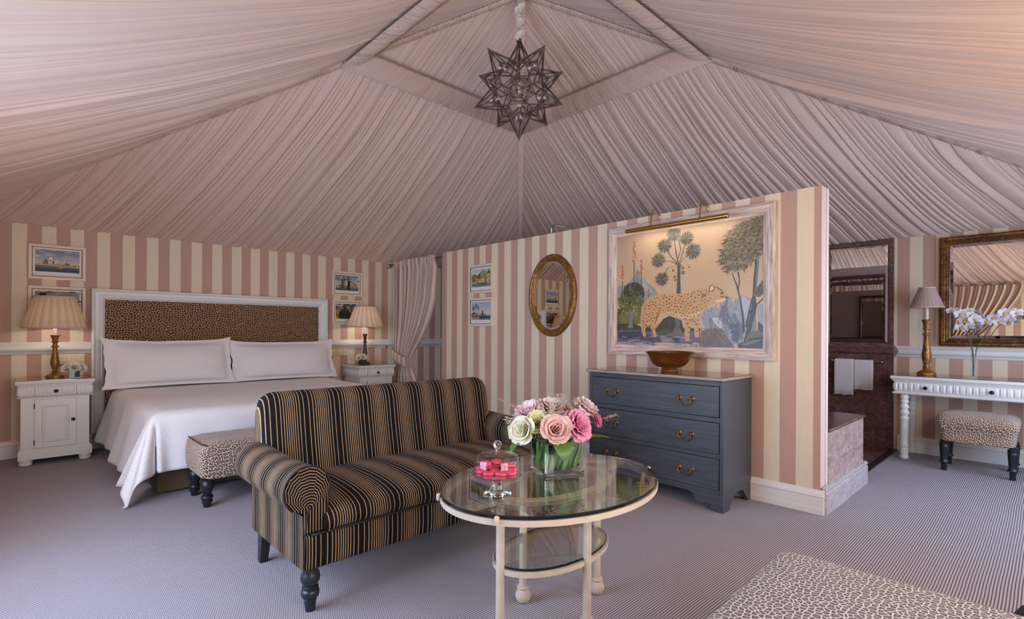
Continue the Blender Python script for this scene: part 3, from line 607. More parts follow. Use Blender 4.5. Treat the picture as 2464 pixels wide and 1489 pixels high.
# ------------------------------------------------------------------ six framed prints
def art_dome(ink_, rnd):
    for i, cc in enumerate(('7c8298', '868ca0', '9498a6', 'a4a4a8', 'b4aca4', 'bcb09c')): ink_([(0, 1-i*.11), (1, 1-i*.11), (1, .89-i*.11), (0, .89-i*.11)], cc, 0)
    for k in range(14):
        x = rnd.random(); y = rnd.uniform(.62, .98); ink_(ell((x, y), rnd.uniform(.05, .14), .018, 9), rnd.choice(['c4bebc', 'aeb0b8', 'd0c8c0']), 1)
    ink_([(0, .36), (1, .36), (1, 0), (0, 0)], '6e6a54', 1); ink_([(0, .36), (1, .30), (1, .24), (0, .29)], 'b0a078', 2)
    ink_([(0, .2), (1, .2), (1, 0), (0, 0)], '50586a', 2); ink_([(0, .12), (.7, .16), (1, .10), (1, .05), (0, .04)], '3c4658', 3)
    W = 'ded4bc'
    ink_([(.30, .36), (.50, .36), (.50, .52), (.30, .52)], W, 3); ink_(ell((.345, .58), .045, .10, 14), W, 3); ink_([(.34, .66), (.35, .66), (.345, .74)], W, 3)
    ink_([(.38, .37), (.43, .37), (.43, .48), (.405, .51), (.38, .48)], '6c604c', 4)
    for x in (.32, .355, .46, .485): ink_([(x, .38), (x+.014, .38), (x+.014, .46), (x, .46)], 'a89878', 4)
    ink_([(.17, .36), (.29, .36), (.29, .50), (.17, .48)], '8a7458', 3); ink_(ell((.24, .52), .03, .06, 10), '8a7458', 3)
    for x in (.04, .64): ink_([(x, .36), (x+.018, .36), (x+.013, .62), (x+.005, .62)], W, 3)
    ink_([(.66, .33), (.77, .32), (.77, .43), (.66, .44)], '7c6450', 3); ink_([(.78, .32), (.84, .31), (.84, .38), (.78, .39)], 'c8bca0', 3)
    ink_([(.92, .26), (.97, .26), (.965, .36), (.925, .36)], 'c8bca0', 3)
    ink_([(.50, .18), (.62, .19), (.60, .24), (.55, .27), (.53, .22)], 'c09078', 4); ink_([(.82, .08), (.98, .06), (.96, .12), (.84, .12)], '302c2c', 4)
def art_storm(ink_, rnd):
    for i, cc in enumerate(('8e887a', '989284', '8c8678', '7c7668', '706a5c', '5c5848')): ink_([(0, 1-i/6), (1, 1-i/6), (1, 1-(i+1)/6), (0, 1-(i+1)/6)], cc, 0)
    for k in range(16): ink_(ell((rnd.random(), rnd.uniform(.5, 1)), .1, .05, 9), rnd.choice(['6a665a', 'a8a294', '58564c']), 1+k % 2)
    ink_(ell((.17, .86), .09, .07, 9), '24261f', 4)
    for k in range(40): ink_(ell((rnd.random(), rnd.uniform(0, .42)), .07, .03, 7), rnd.choice(['3c3a2c', '56503c', '6c6448', '2c2c22']), 3+k % 3)
def art_trees(ink_, rnd):
    for i, cc in enumerate(('989aa6', 'a6a8ac', 'b4b0a6', 'bcb49c', 'a8a082', '86805c')): ink_([(0, 1-i/6), (1, 1-i/6), (1, 1-(i+1)/6), (0, 1-(i+1)/6)], cc, 0)
    ink_([(0, 0), (1, 0), (1, .16), (.6, .12), (0, .14)], '5a5638', 2); ink_([(.55, .16), (1, .14), (1, .24), (.6, .24)], '6c7c8c', 2)
    for x0, w0, tx, ty in ((.24, .05, .30, .8), (.34, .03, .36, .85), (.50, .07, .62, .70), (.6, .05, .5, .95)):
        ink_([(x0-w0, .06), (x0+w0, .06), (tx+.025, ty), (tx-.02, ty)], '4c4436', 3)
    for a in (((.62, .5), (.82, .62)), ((.62, .55), (.95, .40)), ((.6, .7), (.55, .95)), ((.3, .6), (.1, .72))):
        (x0, y0), (x1, y1) = a; ink_([(x0, y0), (x0+.03, y0+.05), (x1, y1+.012), (x1, y1)], '3c362c', 4)
    for k in range(90):
        x = rnd.random(); y = rnd.uniform(.62, .98) if rnd.random() < .7 else rnd.uniform(.1, .4)
        if x > .72 and y > .4 and rnd.random() < .7: continue
        ink_(ell((x, y), rnd.uniform(.02, .06), rnd.uniform(.015, .04), 7), rnd.choice(['46462f', '585a3e', '6c6a4c', '34352a', '7c7a5c']), 4+k % 4)
def art_grove(ink_, rnd):
    for i, cc in enumerate(('a2a2a0', '9c9684', '8a7e5c', '9a8450', '8c7444', '6c5c3c')): ink_([(0, 1-i/6), (1, 1-i/6), (1, 1-(i+1)/6), (0, 1-(i+1)/6)], cc, 0)
    ink_([(.12, .1), (.3, 0), (.7, .0), (.75, .3), (.5, .62), (.28, .66), (.15, .45)], '2a261e', 2)
    ink_([(.3, .1), (.4, .06), (.46, .9), (.36, .88)], '33281e', 3); ink_([(0, .28), (.16, 0), (0, 0)], 'b89a50', 3)
    for k in range(110): ink_(ell((rnd.random(), rnd.uniform(.62, .97) if k % 3 else rnd.uniform(.05, .6)), rnd.uniform(.02, .06), .03, 7), rnd.choice(['2c2c20', '3e3c2a', '504a30', '6c6038', '23221a']), 3+k % 4)
def art_castle(ink_, rnd):
    for i, cc in enumerate(('bcbcb4', 'c8c6b8', 'cec8b4', 'c2b898', 'b0a480', '9c9068')): ink_([(0, 1-i/6), (1, 1-i/6), (1, 1-(i+1)/6), (0, 1-(i+1)/6)], cc, 0)
    ink_([(.3, .5), (.45, .82), (.62, .92), (.8, .82), (1, .84), (1, .3), (.3, .3)], '8c9270', 2); ink_([(0, .3), (0, .62), (.2, .72), (.36, .6), (.4, .3)], '7a7458', 3)
    ink_([(.3, .25), (.32, .6), (.4, .76), (.48, .64), (.5, .3)], '4a5238', 4); ink_([(.8, .55), (.86, .8), (.9, .96), (.96, .8), (1, .6), (1, .4)], '4c4c38', 3)
    ink_([(.2, .2), (.2, .48), (.5, .48), (.5, .2)], 'b49064', 5); ink_([(.5, .2), (.5, .44), (.66, .52), (.9, .72), (1, .7), (1, .2)], 'c8b078', 4)
    ink_([(.72, .18), (.72, .52), (.75, .60), (.78, .52), (.79, .18)], '6c5444', 6)
    for k in range(18): x = rnd.uniform(.24, .95); ink_([(x, .26), (x+.02, .26), (x+.02, .36), (x, .36)], rnd.choice(['8a6a4c', 'e0c890', '9a7a54']), 6)
    for k in range(40): ink_(ell((rnd.random(), rnd.uniform(.25, .7)), .03, .025, 7), rnd.choice(['6a6a48', '8c8a60', '585a3c']), 5)
    ink_([(0, .22), (1, .22), (1, 0), (0, 0)], '76848c', 6); ink_([(.3, .22), (.8, .22), (.78, .06), (.34, .1)], '56626a', 7); ink_([(0, .1), (.26, .02), (.2, 0), (0, 0)], 'b89c78', 8)
    ink_([(.02, .09), (.24, .06), (.22, .1), (.05, .12)], '5c3a30', 9)
def art_palms(ink_, rnd):
    for i, cc in enumerate(('a8acb6', 'aeb2ba', 'b8b8ba', 'c8c2b6', 'ccc0a8', 'a89a80')): ink_([(0, 1-i/6), (1, 1-i/6), (1, 1-(i+1)/6), (0, 1-(i+1)/6)], cc, 0)
    ink_([(0, .24), (1, .24), (1, 0), (0, 0)], '6a6a68', 2); ink_([(.3, .18), (1, .2), (1, .1), (.5, .08)], '38424c', 3); ink_([(0, .14), (.45, .12), (.36, 0), (0, 0)], 'a8906c', 3)
    ink_([(.38, .24), (.8, .24), (.76, .30), (.42, .30)], '9a8068', 3); ink_([(.44, .3), (.74, .3), (.7, .36), (.5, .36)], 'a88a6c', 3)
    ink_([(.54, .22), (.64, .22), (.62, .46), (.56, .46)], '584038', 4); ink_([(.55, .46), (.63, .46), (.59, .54)], '584038', 4)
    for x, y in ((.10, .74), (.24, .86), (.32, .78), (.36, .66), (.18, .70), (.08, .64)):
        ink_([(x+.05, .2), (x+.06, .2), (x+.006, y), (x-.006, y)], '5c5444', 3)
        for k in range(11):
            a = 2*pi*k/11; l = rnd.uniform(.05, .085); ink_([(x, y), (x+l*.6*cos(a)-.01, y+l*.6*sin(a)+.012), (x+l*cos(a), y+l*sin(a)-.018), (x+l*.6*cos(a)+.01, y+l*.6*sin(a)-.004)], rnd.choice(['3c3c30', '55523e']), 4+k % 2)
    for k in range(46): ink_(ell((rnd.uniform(0, .32), rnd.uniform(.18, .42)), .03, .02, 7), rnd.choice(['3a3a2a', '5a543a', '6c4c38', '484430']), 4+k % 3)
    ink_(ell((.82, .10), .04, .015, 8), '2c2420', 5); ink_(ell((.88, .13), .015, .03, 7), 'd8d0c4', 6)
def print_frame(P, u0, u1, v0, v1, label, loc, art, seed, flip=False, cap=.07):
    t = thing('framed_print', label, 'picture', loc, 'small framed prints on the walls')
    Q = lambda u, v, d: tuple(a-b for a, b in zip(P(u, v, d), loc))
    obj('frame', MB().frame(Q, u0, u1, v0, v1, [(0, 0), (0, .022), (.004, .025), (.020, .025), (.024, .020), (.026, .020), (.026, 0)]), CREAMP, t, angle=30)
    obj('slip', MB().frame(Q, u0+.026, u1-.026, v0+.026, v1-.026, [(0, .002), (0, .019), (.005, .015), (.005, .002)]), plain('print_slip_%d' % seed, S(112, 84, 54), .4), t)
    c = MB(); a, b = u0+.030, u1-.030; e, f = v0+.030, v1-.030
    c.add([Q(a, e, .006), Q(b, e, .006), Q(b, f, .006), Q(a, f, .006)], [(0, 1, 2, 3)]); c.c = [S(228, 218, 212)]
    ga, gb, ge, gf = a+.018, b-.018, e+cap*.62, f-.018
    def P2(u, v, d): return Q((gb-u if flip else ga+u), ge+v, .0064+d)
    rnd = random.Random(seed)
    art(lambda poly, col, lay: ink(c, P2, gb-ga, gf-ge, poly, col, lay), rnd)
    # faint handwritten caption, too small to read
    x = (a+b)/2-.045
    while x < (a+b)/2+.045:
        w2 = rnd.uniform(.003, .008); c.add([Q(x, e+.017, .0066), Q(x+w2, e+.018, .0066), Q(x+w2, e+.0195, .0066), Q(x, e+.0185, .0066)], [(0, 1, 2, 3)]); c.c += [S(130, 116, 108)]; x += w2+.0035
    obj('print', c, INK, t, angle=0, recalc=False)
print_frame(Pback, .06, .478, 1.668, 2.0, 'framed print of a white domed building by a river, above the left bedside lamp', (.269, YB, 1.834), art_dome, 31)
print_frame(Pback, .06, .478, 1.275, 1.604, 'framed print of a stormy landscape, half hidden behind the left bedside lamp', (.269, YB, 1.44), art_storm, 32)
print_frame(Pback, 3.017, 3.442, 1.664, 1.992, 'framed print of two spreading trees, above the right bedside lamp', (3.23, YB, 1.828), art_trees, 33)
print_frame(Pback, 3.020, 3.442, 1.278, 1.606, 'framed print of a dark wooded grove, partly behind the right bedside lamp', (3.23, YB, 1.442), art_grove, 34)
print_frame(Pmid, 4.322, 4.748, 1.632, 1.960, 'framed print of a castle below a green hill, upper one on the dividing wall', (XP, 4.535, 1.796), art_castle, 35, flip=True)
print_frame(Pmid, 4.320, 4.748, 1.254, 1.578, 'framed print of palms and a temple by the sea, lower one on the dividing wall', (XP, 4.535, 1.416), art_palms, 36, flip=True)

# ------------------------------------------------------------------ oval mirror, picture light
def oval_mirror():
    cy, cz, ry, rz = 3.44, 1.556, .314, .411
    t = thing('oval_mirror', 'oval mirror in a worn gilt frame on the striped dividing wall', 'mirror', (XP, cy, cz))
    prof = [(0, 0), (0, .012), (.004, .024), (.014, .034), (.026, .037), (.036, .032), (.042, .026), (.048, .028), (.056, .024), (.060, .016), (.066, .014), (.072, .008), (.072, 0)]
    m = MB(); n = len(prof); N = 72
    vs = [(-d, cos(2*pi*k/N)*(ry-a), sin(2*pi*k/N)*(rz-a)) for k in range(N) for a, d in prof]
    m.add(vs, [(k*n+i, ((k+1) % N)*n+i, ((k+1) % N)*n+(i+1) % n, k*n+(i+1) % n) for k in range(N) for i in range(n)])
    obj('frame', m, GILT, t, angle=50)
    m = MB(); rings = [(.066, .0085), (.088, .0115)]
    vs = [(-d, cos(2*pi*k/N)*(ry-a), sin(2*pi*k/N)*(rz-a)) for a, d in rings for k in range(N)]
    m.add(vs, [(k, (k+1) % N, N+(k+1) % N, N+k) for k in range(N)]+[tuple(range(N, 2*N))])
    obj('mirror_pane', m, MIRROR, t, angle=1)
oval_mirror()
def picture_light():
    t = thing('picture_light', 'long brass picture light on two curved arms above the painting', 'lamp', (XP, 2.05, 2.118))
    y0, y1, x, z = 1.615-2.05, 2.484-2.05, -.15, -.078
    obj('tube_shade', MB().tube([(x, y0, z), (x, y0+.004, z), (x, y1-.004, z), (x, y1, z)], [.014, .019, .019, .014], 16), BRASSP, t, angle=50)
    for y in (2.253-2.05, 1.837-2.05):
        a = [(-.005, y, .0), (-.006, y, .03), (-.02, y, .062), (-.05, y, .082), (-.085, y, .082), (-.115, y, .066), (-.13, y, .03), (-.14, y, -.01), (-.146, y, -.058)]
        arm = obj('arm', MB().tube(a, .005, 8), BRASSP, t, angle=60)
        obj('bracket', MB().box(-.012, 0, y-.012, y+.012, -.03, .01), BRASSP, arm, bev=.003)
        obj('clamp', MB().lathe([(.004, -.02), (.009, -.018), (.009, -.006), (.006, -.004), (.006, .004), (.009, .006), (.009, .014), (.004, .018)], 12, (-.143, y, -.04)), BRASSP, arm)
picture_light()
pl = area('picture_light_lamp', (XP-.152, 2.05, 2.018), (.47, 0, -.88), .02, .82, 1.3, (1, .86, .66)); pl.rotation_euler = (0, math.radians(-28), 0)
# ------------------------------------------------------------------ bed
def bed():
    HB = thing('headboard', 'leopard print headboard in a wide white moulded frame against the striped wall', 'headboard', (1.723, YB, 0))
    Q = lambda u, v, d: (u-1.723, -d, v)
    prof = [(0, 0), (0, .085), (.008, .092), (.018, .094), (.024, .088), (.030, .080), (.052, .078), (.066, .070), (.076, .066), (.084, .068), (.092, .060), (.100, .050), (.106, .046), (.106, 0)]
    m = MB(); n = len(prof); vs = []
    for cu, cv in ((0, 0), (0, 1), (1, 1), (1, 0)):
        for a, d in prof: vs.append(Q(2.926-a if cu else .52+a, 1.60-a if cv else .16, d))
    m.add(vs, [(k*n+i, (k+1)*n+i, (k+1)*n+(i+1) % n, k*n+(i+1) % n) for k in range(3) for i in range(n)]+[tuple(range(n)), tuple(range(3*n, 4*n))])
    obj('frame', m, WHITE, HB, angle=30)
    m = MB()
    def pf(a, b):
        e = min(a, 1-a)*2.2; g = min(b, 1-b)*1.3; k = min(1, e/.025, g/.025)
        return Q(.62+a*2.206, .30+b*1.20, .030+.016*sqrt(max(0, k)))
    m.grid(pf, 60, 34)
    obj('padded_panel', m, LEO_HEAD, HB)
    BD = thing('bed', 'wide bed with a brown suede box base against the leopard headboard', 'bed', (1.73, 5.5, 0))
    def rbox(mb, x0, x1, y0, y1, z0, z1): mb.box(x0-1.73, x1-1.73, y0-5.5, y1-5.5, z0, z1)
    b = MB(); rbox(b, .724, 2.76, 4.452, 6.50, .015, .30); obj('box_base', b, SUEDE, BD, bev=.012)
    b = MB(); rbox(b, .715, 2.768, 4.43, 6.50, .30, .585); obj('mattress', b, LINEN, BD, bev=.04, seg=3)
    # coverlet: a cloth mapped over the mattress edges, hanging in folds
    x0, x1, y0, TZ = .70, 2.79, 4.40, .602
    LD, FD, RD = .50, .40, .46
    def cl(a, b):
        s_ = x0-LD+a*(x1-x0+LD+RD); q = y0-FD+b*(6.46-y0+FD)
        dx = max(0, x0-s_); dxr = max(0, s_-x1); dy = max(0, y0-q)
        bx = min(max(s_, x0), x1); by = max(q, y0)
        d = dx if dx > 0 else dxr
        r = hypot(d, dy)
        z = TZ+.006*noise.noise((s_*2.2, q*2.2, 1))+.010*exp(-((q-6.1)/.25)**2)
        if r < 1e-6:
            ed = min(s_-x0, x1-s_, q-y0)
            if ed < .06: z -= .020*(1-ed/.06)**2
            return (bx-1.73, by-5.5, z)
        ang = atan2(dy, d) if d else pi/2
        wl = .17+.10*cos((by-6.26)*2*pi/1.02)+.06*sin(by*13)
        wf = .08+.03*sin(bx*7.0)+.025*sin(bx*17)
        f = wl*cos(ang)**2+wf*sin(ang)**2
        if d and dy:
            f = f*(1-sin(2*ang)**2)+sin(2*ang)**2*.46+.12*sin(6*ang+.6)*sin(2*ang)
        if d == 0: f = wf+ (.20*exp(-((bx-x0)/.05)**2))
        if dy == 0: f = wl+ (.14*exp(-((by-y0)/.06)**2))
        h = r*f; fall = r*sqrt(max(0, 1-f*f))
        soft = .02
        zz = z-.020-fall+soft*(1-exp(-r/.03))*.4
        ex = 0
        if zz < .012: ex = (.012-zz)*.8; zz = .012+.004*abs(sin(ang*9))
        hh = h+.022*(1-exp(-r/.025))+ex
        ux = (-cos(ang) if dx else cos(ang)) if d else 0; uy = -sin(ang) if dy else 0
        return (bx+ux*hh-1.73, by+uy*hh-5.5, zz)
    m = MB().grid(cl, 150, 130, uvfn=lambda a, b: (a*(x1-x0+LD+RD), b*(6.46-y0+FD)))
    cv = obj('coverlet', m, WAFFLE, None, angle=0); cv.location = (1.73, 5.5, 0)
    tag(cv, 'white waffle weave coverlet draped over the bed, its corner trailing on the carpet', 'bedspread')
    sm = cv.modifiers.new('thick', 'SOLIDIFY'); sm.thickness = .006; sm.offset = 1
    # pillows
    def pillow(label, xc, wid, hgt, yb, lean, rz, seed):
        t = thing('pillow', label, 'pillow', (xc, yb, .622), 'white pillows on the bed', rz)
        def shell(sgn):
            def fn(a, b):
                u = a*2-1; v = b*2-1
                iu = max(0, 1-(abs(u)/.90)**3.2); iv = max(0, 1-(abs(v)/.86)**2.6)
                th = .115*(iu*iv)**.55 if iu*iv > 0 else 0
                th += .004+.006*noise.noise((u*3+seed, v*3, sgn*4))*(1 if th > 0 else .6)
                pin = 1-.055*(1-abs(u)**2)*abs(v)**4; pin2 = 1-.03*(1-abs(v)**2)*abs(u)**4
                wav = (.006*sin(v*5+seed)+.004*sin(v*13+2*seed)+.014*v*v)*abs(u)**6*(1 if u > 0 else -1)
                x = u*wid/2*pin2+wav; zz = (v*pin+1)*hgt/2+.008*noise.noise((u*2.3, seed, 3))*(v > 0)+.030*abs(u)**7*(v > 0)*v
                y = sgn*th-.02*abs(v)**6*sgn*0
                y += .03*(1-((v+1)/2))**2*0
                return (x, y*1.0+zz*sin(lean)+.0, zz*cos(lean)-y*sin(lean)*.0)
            return fn
        m = MB().grid(shell(-1), 46, 28).grid(shell(1), 46, 28)
        obj('cushion', m, LINEN, t, angle=0)
    pillow('long white pillow on the left half of the bed, nearest the left bedside lamp', 1.150, 1.13, .50, 6.19, .36, .03, 1)
    pillow('long white pillow on the right half of the bed, nearest the right bedside lamp', 2.285, 1.18, .47, 6.21, .36, -.03, 5)
bed()

TURNED = [(.020, 0), (.024, .004), (.026, .03), (.030, .045), (.036, .055), (.036, .066), (.030, .072), (.034, .078), (.040, .095), (.038, .110), (.026, .120), (.030, .126), (.030, .130), (.026, .134), (.034, .16), (.043, .20), (.046, .225), (.040, .25), (.034, .262), (.036, .268), (.036, .28)]
def scaled(prof, rs, zs): return [(r*rs, z*zs) for r, z in prof]
# ------------------------------------------------------------------ bench at the foot of the bed
def cushion_box(mb, x0, x1, y0, y1, z0, z1, bul=.02, r=.03, n=40, crown=.0):
    cx, cy, cz = (x0+x1)/2, (y0+y1)/2, (z0+z1)/2; hx, hy, hz = (x1-x0)/2, (y1-y0)/2, (z1-z0)/2
    def sq(t):  # arclength-ish walk round a rounded rectangle
        return t
    def pt(a, b):
        # a around the outline, b from bottom centre over the side to top centre
        P_ = 4*(hx+hy); d = a*P_; 
        if d < 2*hx: x, y = -hx+d, -hy
        elif d < 2*hx+2*hy: x, y = hx, -hy+(d-2*hx)
        elif d < 4*hx+2*hy: x, y = hx-(d-2*hx-2*hy), hy
        else: x, y = -hx, hy-(d-4*hx-2*hy)
        # round plan corners
        qx = max(0, abs(x)-(hx-r)); qy = max(0, abs(y)-(hy-r))
        if qx > 0 and qy > 0:
            l = max(qx, qy); k = hypot(qx, qy); x = (1 if x > 0 else -1)*(hx-r+qx*l/k); y = (1 if y > 0 else -1)*(hy-r+qy*l/k)
        if b < .2: k = b/.2; s_ = k*(1-r/min(hx, hy)); z = -hz
        elif b < .30: q = (b-.2)/.1*pi/2; s_ = 1-(r/min(hx, hy))*(1-sin(q)); z = -hz+r*(1-cos(q))
        elif b < .66: k = (b-.3)/.36; s_ = 1+bul*sin(pi*k); z = -hz+r+k*(2*hz-2*r)
        elif b < .78: q = (b-.66)/.12*pi/2; s_ = 1-(r/min(hx, hy))*(1-cos(q)); z = hz-r*(1-sin(q))
        else: k = (b-.78)/.22; s_ = (1-r/min(hx, hy))*(1-k); z = hz+crown*sin(k*pi/2)
        return (cx+x*s_, cy+y*s_, cz+z)
    mb.grid(pt, n*4, 36, cu=True)
def bench():
    t = thing('upholstered_bench', 'long leopard print bench on turned black legs at the foot of the bed', 'bench', (.88, 3.90, 0))
    m = MB(); cushion_box(m, -.005, 1.42, -.01, .42, .185, .440, .012, .035, 30)
    s_ = obj('seat', m, LEO, t, angle=0)
    pts = lambda z: [(0, 0, z), (0, .40, z), (.02, .415, z)]
    obj('piping', MB().tube([(.03, -.008, .425), (.006, .02, .43), (.0, .2, .432), (.006, .39, .43)], .0045, 6), plain('bench_piping', S(66, 44, 36), .9), s_, angle=0)
    for x, y in ((.045, .045), (.045, .385), (1.37, .045), (1.37, .385)):
        obj('leg', MB().lathe(scaled(TURNED, .95, .19/.28), 24, (x, y, 0)), BLACK, t, angle=50)
bench()

# ------------------------------------------------------------------ nightstands
def nightstand(label, loc):
    t = thing('nightstand', label, 'bedside cabinet', loc, 'white bedside cabinets')
    D = .46
    b = MB().box(.012, .475, .012, D, .147, .60); obj('body', b, WHITE, t, bev=.003)
    # plinth with moulded top edge
    prof = [(0, .056), (.018, .056), (.018, .125), (.012, .135), (.004, .147), (0, .147)]
    m = MB(); ring(m, 0, .49, 0, D, [(-.004, .056), (-.004, .125), (.004, .133), (.010, .147), (.03, .147), (.03, .056)])
    obj('plinth', m, WHITE, t)
    # convex reeded frieze
    ff = MB()
    def band_(x0, x1, flutes, mb):
        def fn(a, b_):
            x = x0+a*(x1-x0); z = .603+b_*.088; bul = .020*sqrt(max(0, 1-(2*b_-1)**2))
            e = 0
            for fx in flutes:
                dz = max(0, abs(b_-.5)-.30)*.088; dx = abs(x-fx); rr = hypot(dx, dz)
                if rr < .0075: e = .005*sqrt(1-(rr/.0075)**2)
            return (x, -.002-bul+e, z)
        mb.grid(fn, max(8, int((x1-x0)/.0022)), 22)
    fl = [.022+.0262*k for k in range(4)]
    band_(.004, .100, [.022, .050, .078], ff); band_(.384, .484, [.402, .432, .462], ff)
    ff.box(.004, .484, .0, D, .603, .691)
    def side(a, b_):
        z = .603+b_*.088; bul = .018*sqrt(max(0, 1-(2*b_-1)**2)); y = a*D; e = .004*max(0, sin(y*2*pi/.027))*(abs(b_-.5) < .36)
        return (.004-bul+e, y, z)
    ff.grid(side, 170, 14); ff.grid(lambda a, b_: (.488-side(a, b_)[0],)+side(a, b_)[1:], 170, 14)
    def corner(a, b_):
        bul = .018*sqrt(max(0, 1-(2*b_-1)**2)); q = a*pi/2; return (.004-bul*cos(q), -.001-bul*1.1*sin(q), .603+b_*.088)
    ff.grid(corner, 6, 14); ff.grid(lambda a, b_: (.488-corner(a, b_)[0],)+corner(a, b_)[1:], 6, 14)
    obj('frieze', ff, WHITE, t, angle=50)
    d = MB(); band_(.103, .381, [.103+.139/5.5*(k+.75) for k in range(11) if abs(k-5) > 0], d); d.box(.103, .381, -.002, .02, .605, .690)
    dr = obj('drawer', d, WHITE, t, angle=50)
    kn = MB().lathe([(.006, 0), (.006, .01), (.014, .016), (.016, .022), (.012, .028), (.004, .03)], 16, (.242, -.020, .647), rot=Matrix.Rotation(pi/2, 3, 'X'))
    obj('knob', kn, KNOB, dr, angle=60)
    dr2 = MB()
    dr2.box(.102, .383, -.004, .014, .15, .577)
    do = obj('door', dr2, WHITE, t, bev=.003)
    P = lambda u, v, dd: (u, -.004-dd, v)
    obj('panel_moulding', MB().frame(P, .150, .333, .198, .526, [(0, -.002), (0, .004), (.006, .010), (.014, .010), (.022, .002), (.022, -.002)]), WHITE, do, angle=30)
    obj('knob', MB().lathe([(.006, 0), (.006, .01), (.013, .015), (.015, .021), (.012, .027), (.004, .029)], 16, (.359, -.004, .383), rot=Matrix.Rotation(pi/2, 3, 'X')), KNOB, do, angle=60)
    for z in (.20, .52): obj('hinge', MB().lathe([(.004, -.022), (.004, .022)], 8, (.101, -.005, z)), DARKGOLD, do)
    m = MB(); ring(m, 0, .488, 0, D, [(.01, .590), (-.010, .594), (-.012, .600), (.0, .604), (.02, .604), (.02, .590)])
    ring(m, 0, .488, 0, D, [(.02, .691), (-.002, .691), (-.008, .700), (-.010, .706), (-.018, .712), (-.022, .722), (-.022, .738), (-.018, .742), (.03, .742), (.03, .691)])
    m.box(.02, .47, .02, D, .70, .742)
    obj('top', m, WHITE, t, angle=30)
    obj('glass_top', MB().box(-.018, .506, -.018, D, .7425, .7485), glass_top_mat(), t, bev=.001)
    for x in (.046, .446):
        for y in (.04, D-.06): obj('foot', MB().lathe([(.03, 0), (.042, .006), (.047, .018), (.044, .027), (.040, .029), (.046, .034), (.048, .042), (.042, .054), (.034, .056)], 24, (x, y, 0)), WHITE, t, angle=50)
    return t
_gt = []
def glass_top_mat():
    if not _gt: _gt.append(glass('cabinet_glass_top', (.93, .93, .91, 1), 1, 1.5, .03))
    return _gt[0]
def ring(mb, x0, x1, y0, y1, prof):
    # moulding round the front and both sides; prof = (inset, z), closed
    n = len(prof); vs = []
    for k in range(4):
        for a, z in prof:
            vs.append(((x0+a) if k in (0, 1) else (x1-a), (y1) if k in (0, 3) else (y0+a), z))
    mb.add(vs, [(k*n+i, (k+1)*n+i, (k+1)*n+(i+1) % n, k*n+(i+1) % n) for k in range(3) for i in range(n)]+[tuple(range(n)), tuple(range(3*n, 4*n))])
nightstand('white bedside cabinet with reeded drawer and panelled door, on the left of the bed', (0.0, 6.14, 0))
nightstand('white bedside cabinet with reeded drawer, on the right of the bed beside the curtain', (3.165, 6.14, 0))

# ------------------------------------------------------------------ candlestick lamps
def lamp(label, loc, base, shd, s_, mat, smat, rb, rt, zb, zt, pleats, light=0):
    t = thing('table_lamp', label, 'lamp', loc, None)
    prof = [(.066, 0), (.068, .006), (.066, .016), (.058, .022), (.046, .027), (.030, .036), (.022, .046), (.026, .052), (.026, .057), (.020, .062), (.018, .070), (.022, .082), (.030, .105), (.034, .128), (.033, .15), (.027, .19), (.020, .235), (.017, .27), (.018, .276), (.030, .282), (.030, .289), (.018, .295), (.016, .315), (.020, .322), (.026, .328), (.026, .333), (.018, .338), (.022, .352), (.028, .372), (.034, .386), (.036, .391), (.02, .393)]
    h = base
    obj('candlestick', MB().lathe([(r*s_, z*h/.393) for r, z in prof], 32), mat, t, angle=50)
    obj('candle_sleeve', MB().lathe([(.0135*s_, h-.004), (.0135*s_, zb+.10), (.008, zb+.11)], 16), CANDLE, t)
    sh = MB(); N = pleats*4
    def fn(a, b):
        ph = (a*pleats) % 1; r = rb+(rt-rb)*b; r *= 1+.022*(ph-.5)*(1-.3*b)
        return (r*cos(2*pi*a), r*sin(2*pi*a), zb+(zt-zb)*b)
    sh.grid(fn, N, 6, cu=True, uvfn=lambda a, b: (a*pleats, b))
    so = obj('shade', sh, smat, t, angle=0)
    bm_ = plain('shade_binding_'+str(pleats), S(196, 168, 142), .8)
    for r, z in ((rb, zb), (rt, zt)): obj('binding', MB().lathe([(r-.003, z-.006), (r+.004, z-.006), (r+.004, z+.006), (r-.003, z+.006), (r-.003, z-.006)], 64, caps=False), bm_, so, angle=40)
    sp = MB()
    for k in range(3):
        a = 2*pi*k/3; sp.tube([(0, 0, zt-.03), (rt*.98*cos(a), rt*.98*sin(a), zt-.006)], .0018, 5)
    sp.lathe([(.012, zb+.10), (.016, zb+.13), (.022, zb+.16), (.014, zb+.185), (.004, zb+.19)], 12)
    obj('bulb_and_spider', sp, CANDLE, so)
    if light:
        l = bpy.data.lights.new('lamp_bulb', 'POINT'); l.energy = light; l.color = (1, .87, .70); l.shadow_soft_size = .03
        o = bpy.data.objects.new('lamp_bulb', l); COL.objects.link(o); o.parent = t; o.location = (0, 0, zb+.05)
    return t
lamp('gilded candlestick lamp with a tan and pink pleated shade, on the left bedside cabinet', (.243, 6.38, .7485), .392, 0, 1.0, GOLDWOOD, SHADE, .229, .150, .457, .742, 44, 2.6)
lamp('bronze candlestick lamp with a pale pleated shade, behind roses on the right bedside cabinet', (3.373, 6.40, .7485), .402, 0, .98, DARKGOLD, SHADE_P, .243, .134, .498, .768, 40, 3.0)
lamp('gilded candlestick lamp with a mauve pleated shade, unlit, on the white console table', (6.28, .835, .8015), .53, 0, 1.12, GOLDWOOD, SHADE_M, .134, .062, .645, .832, 48, 0)

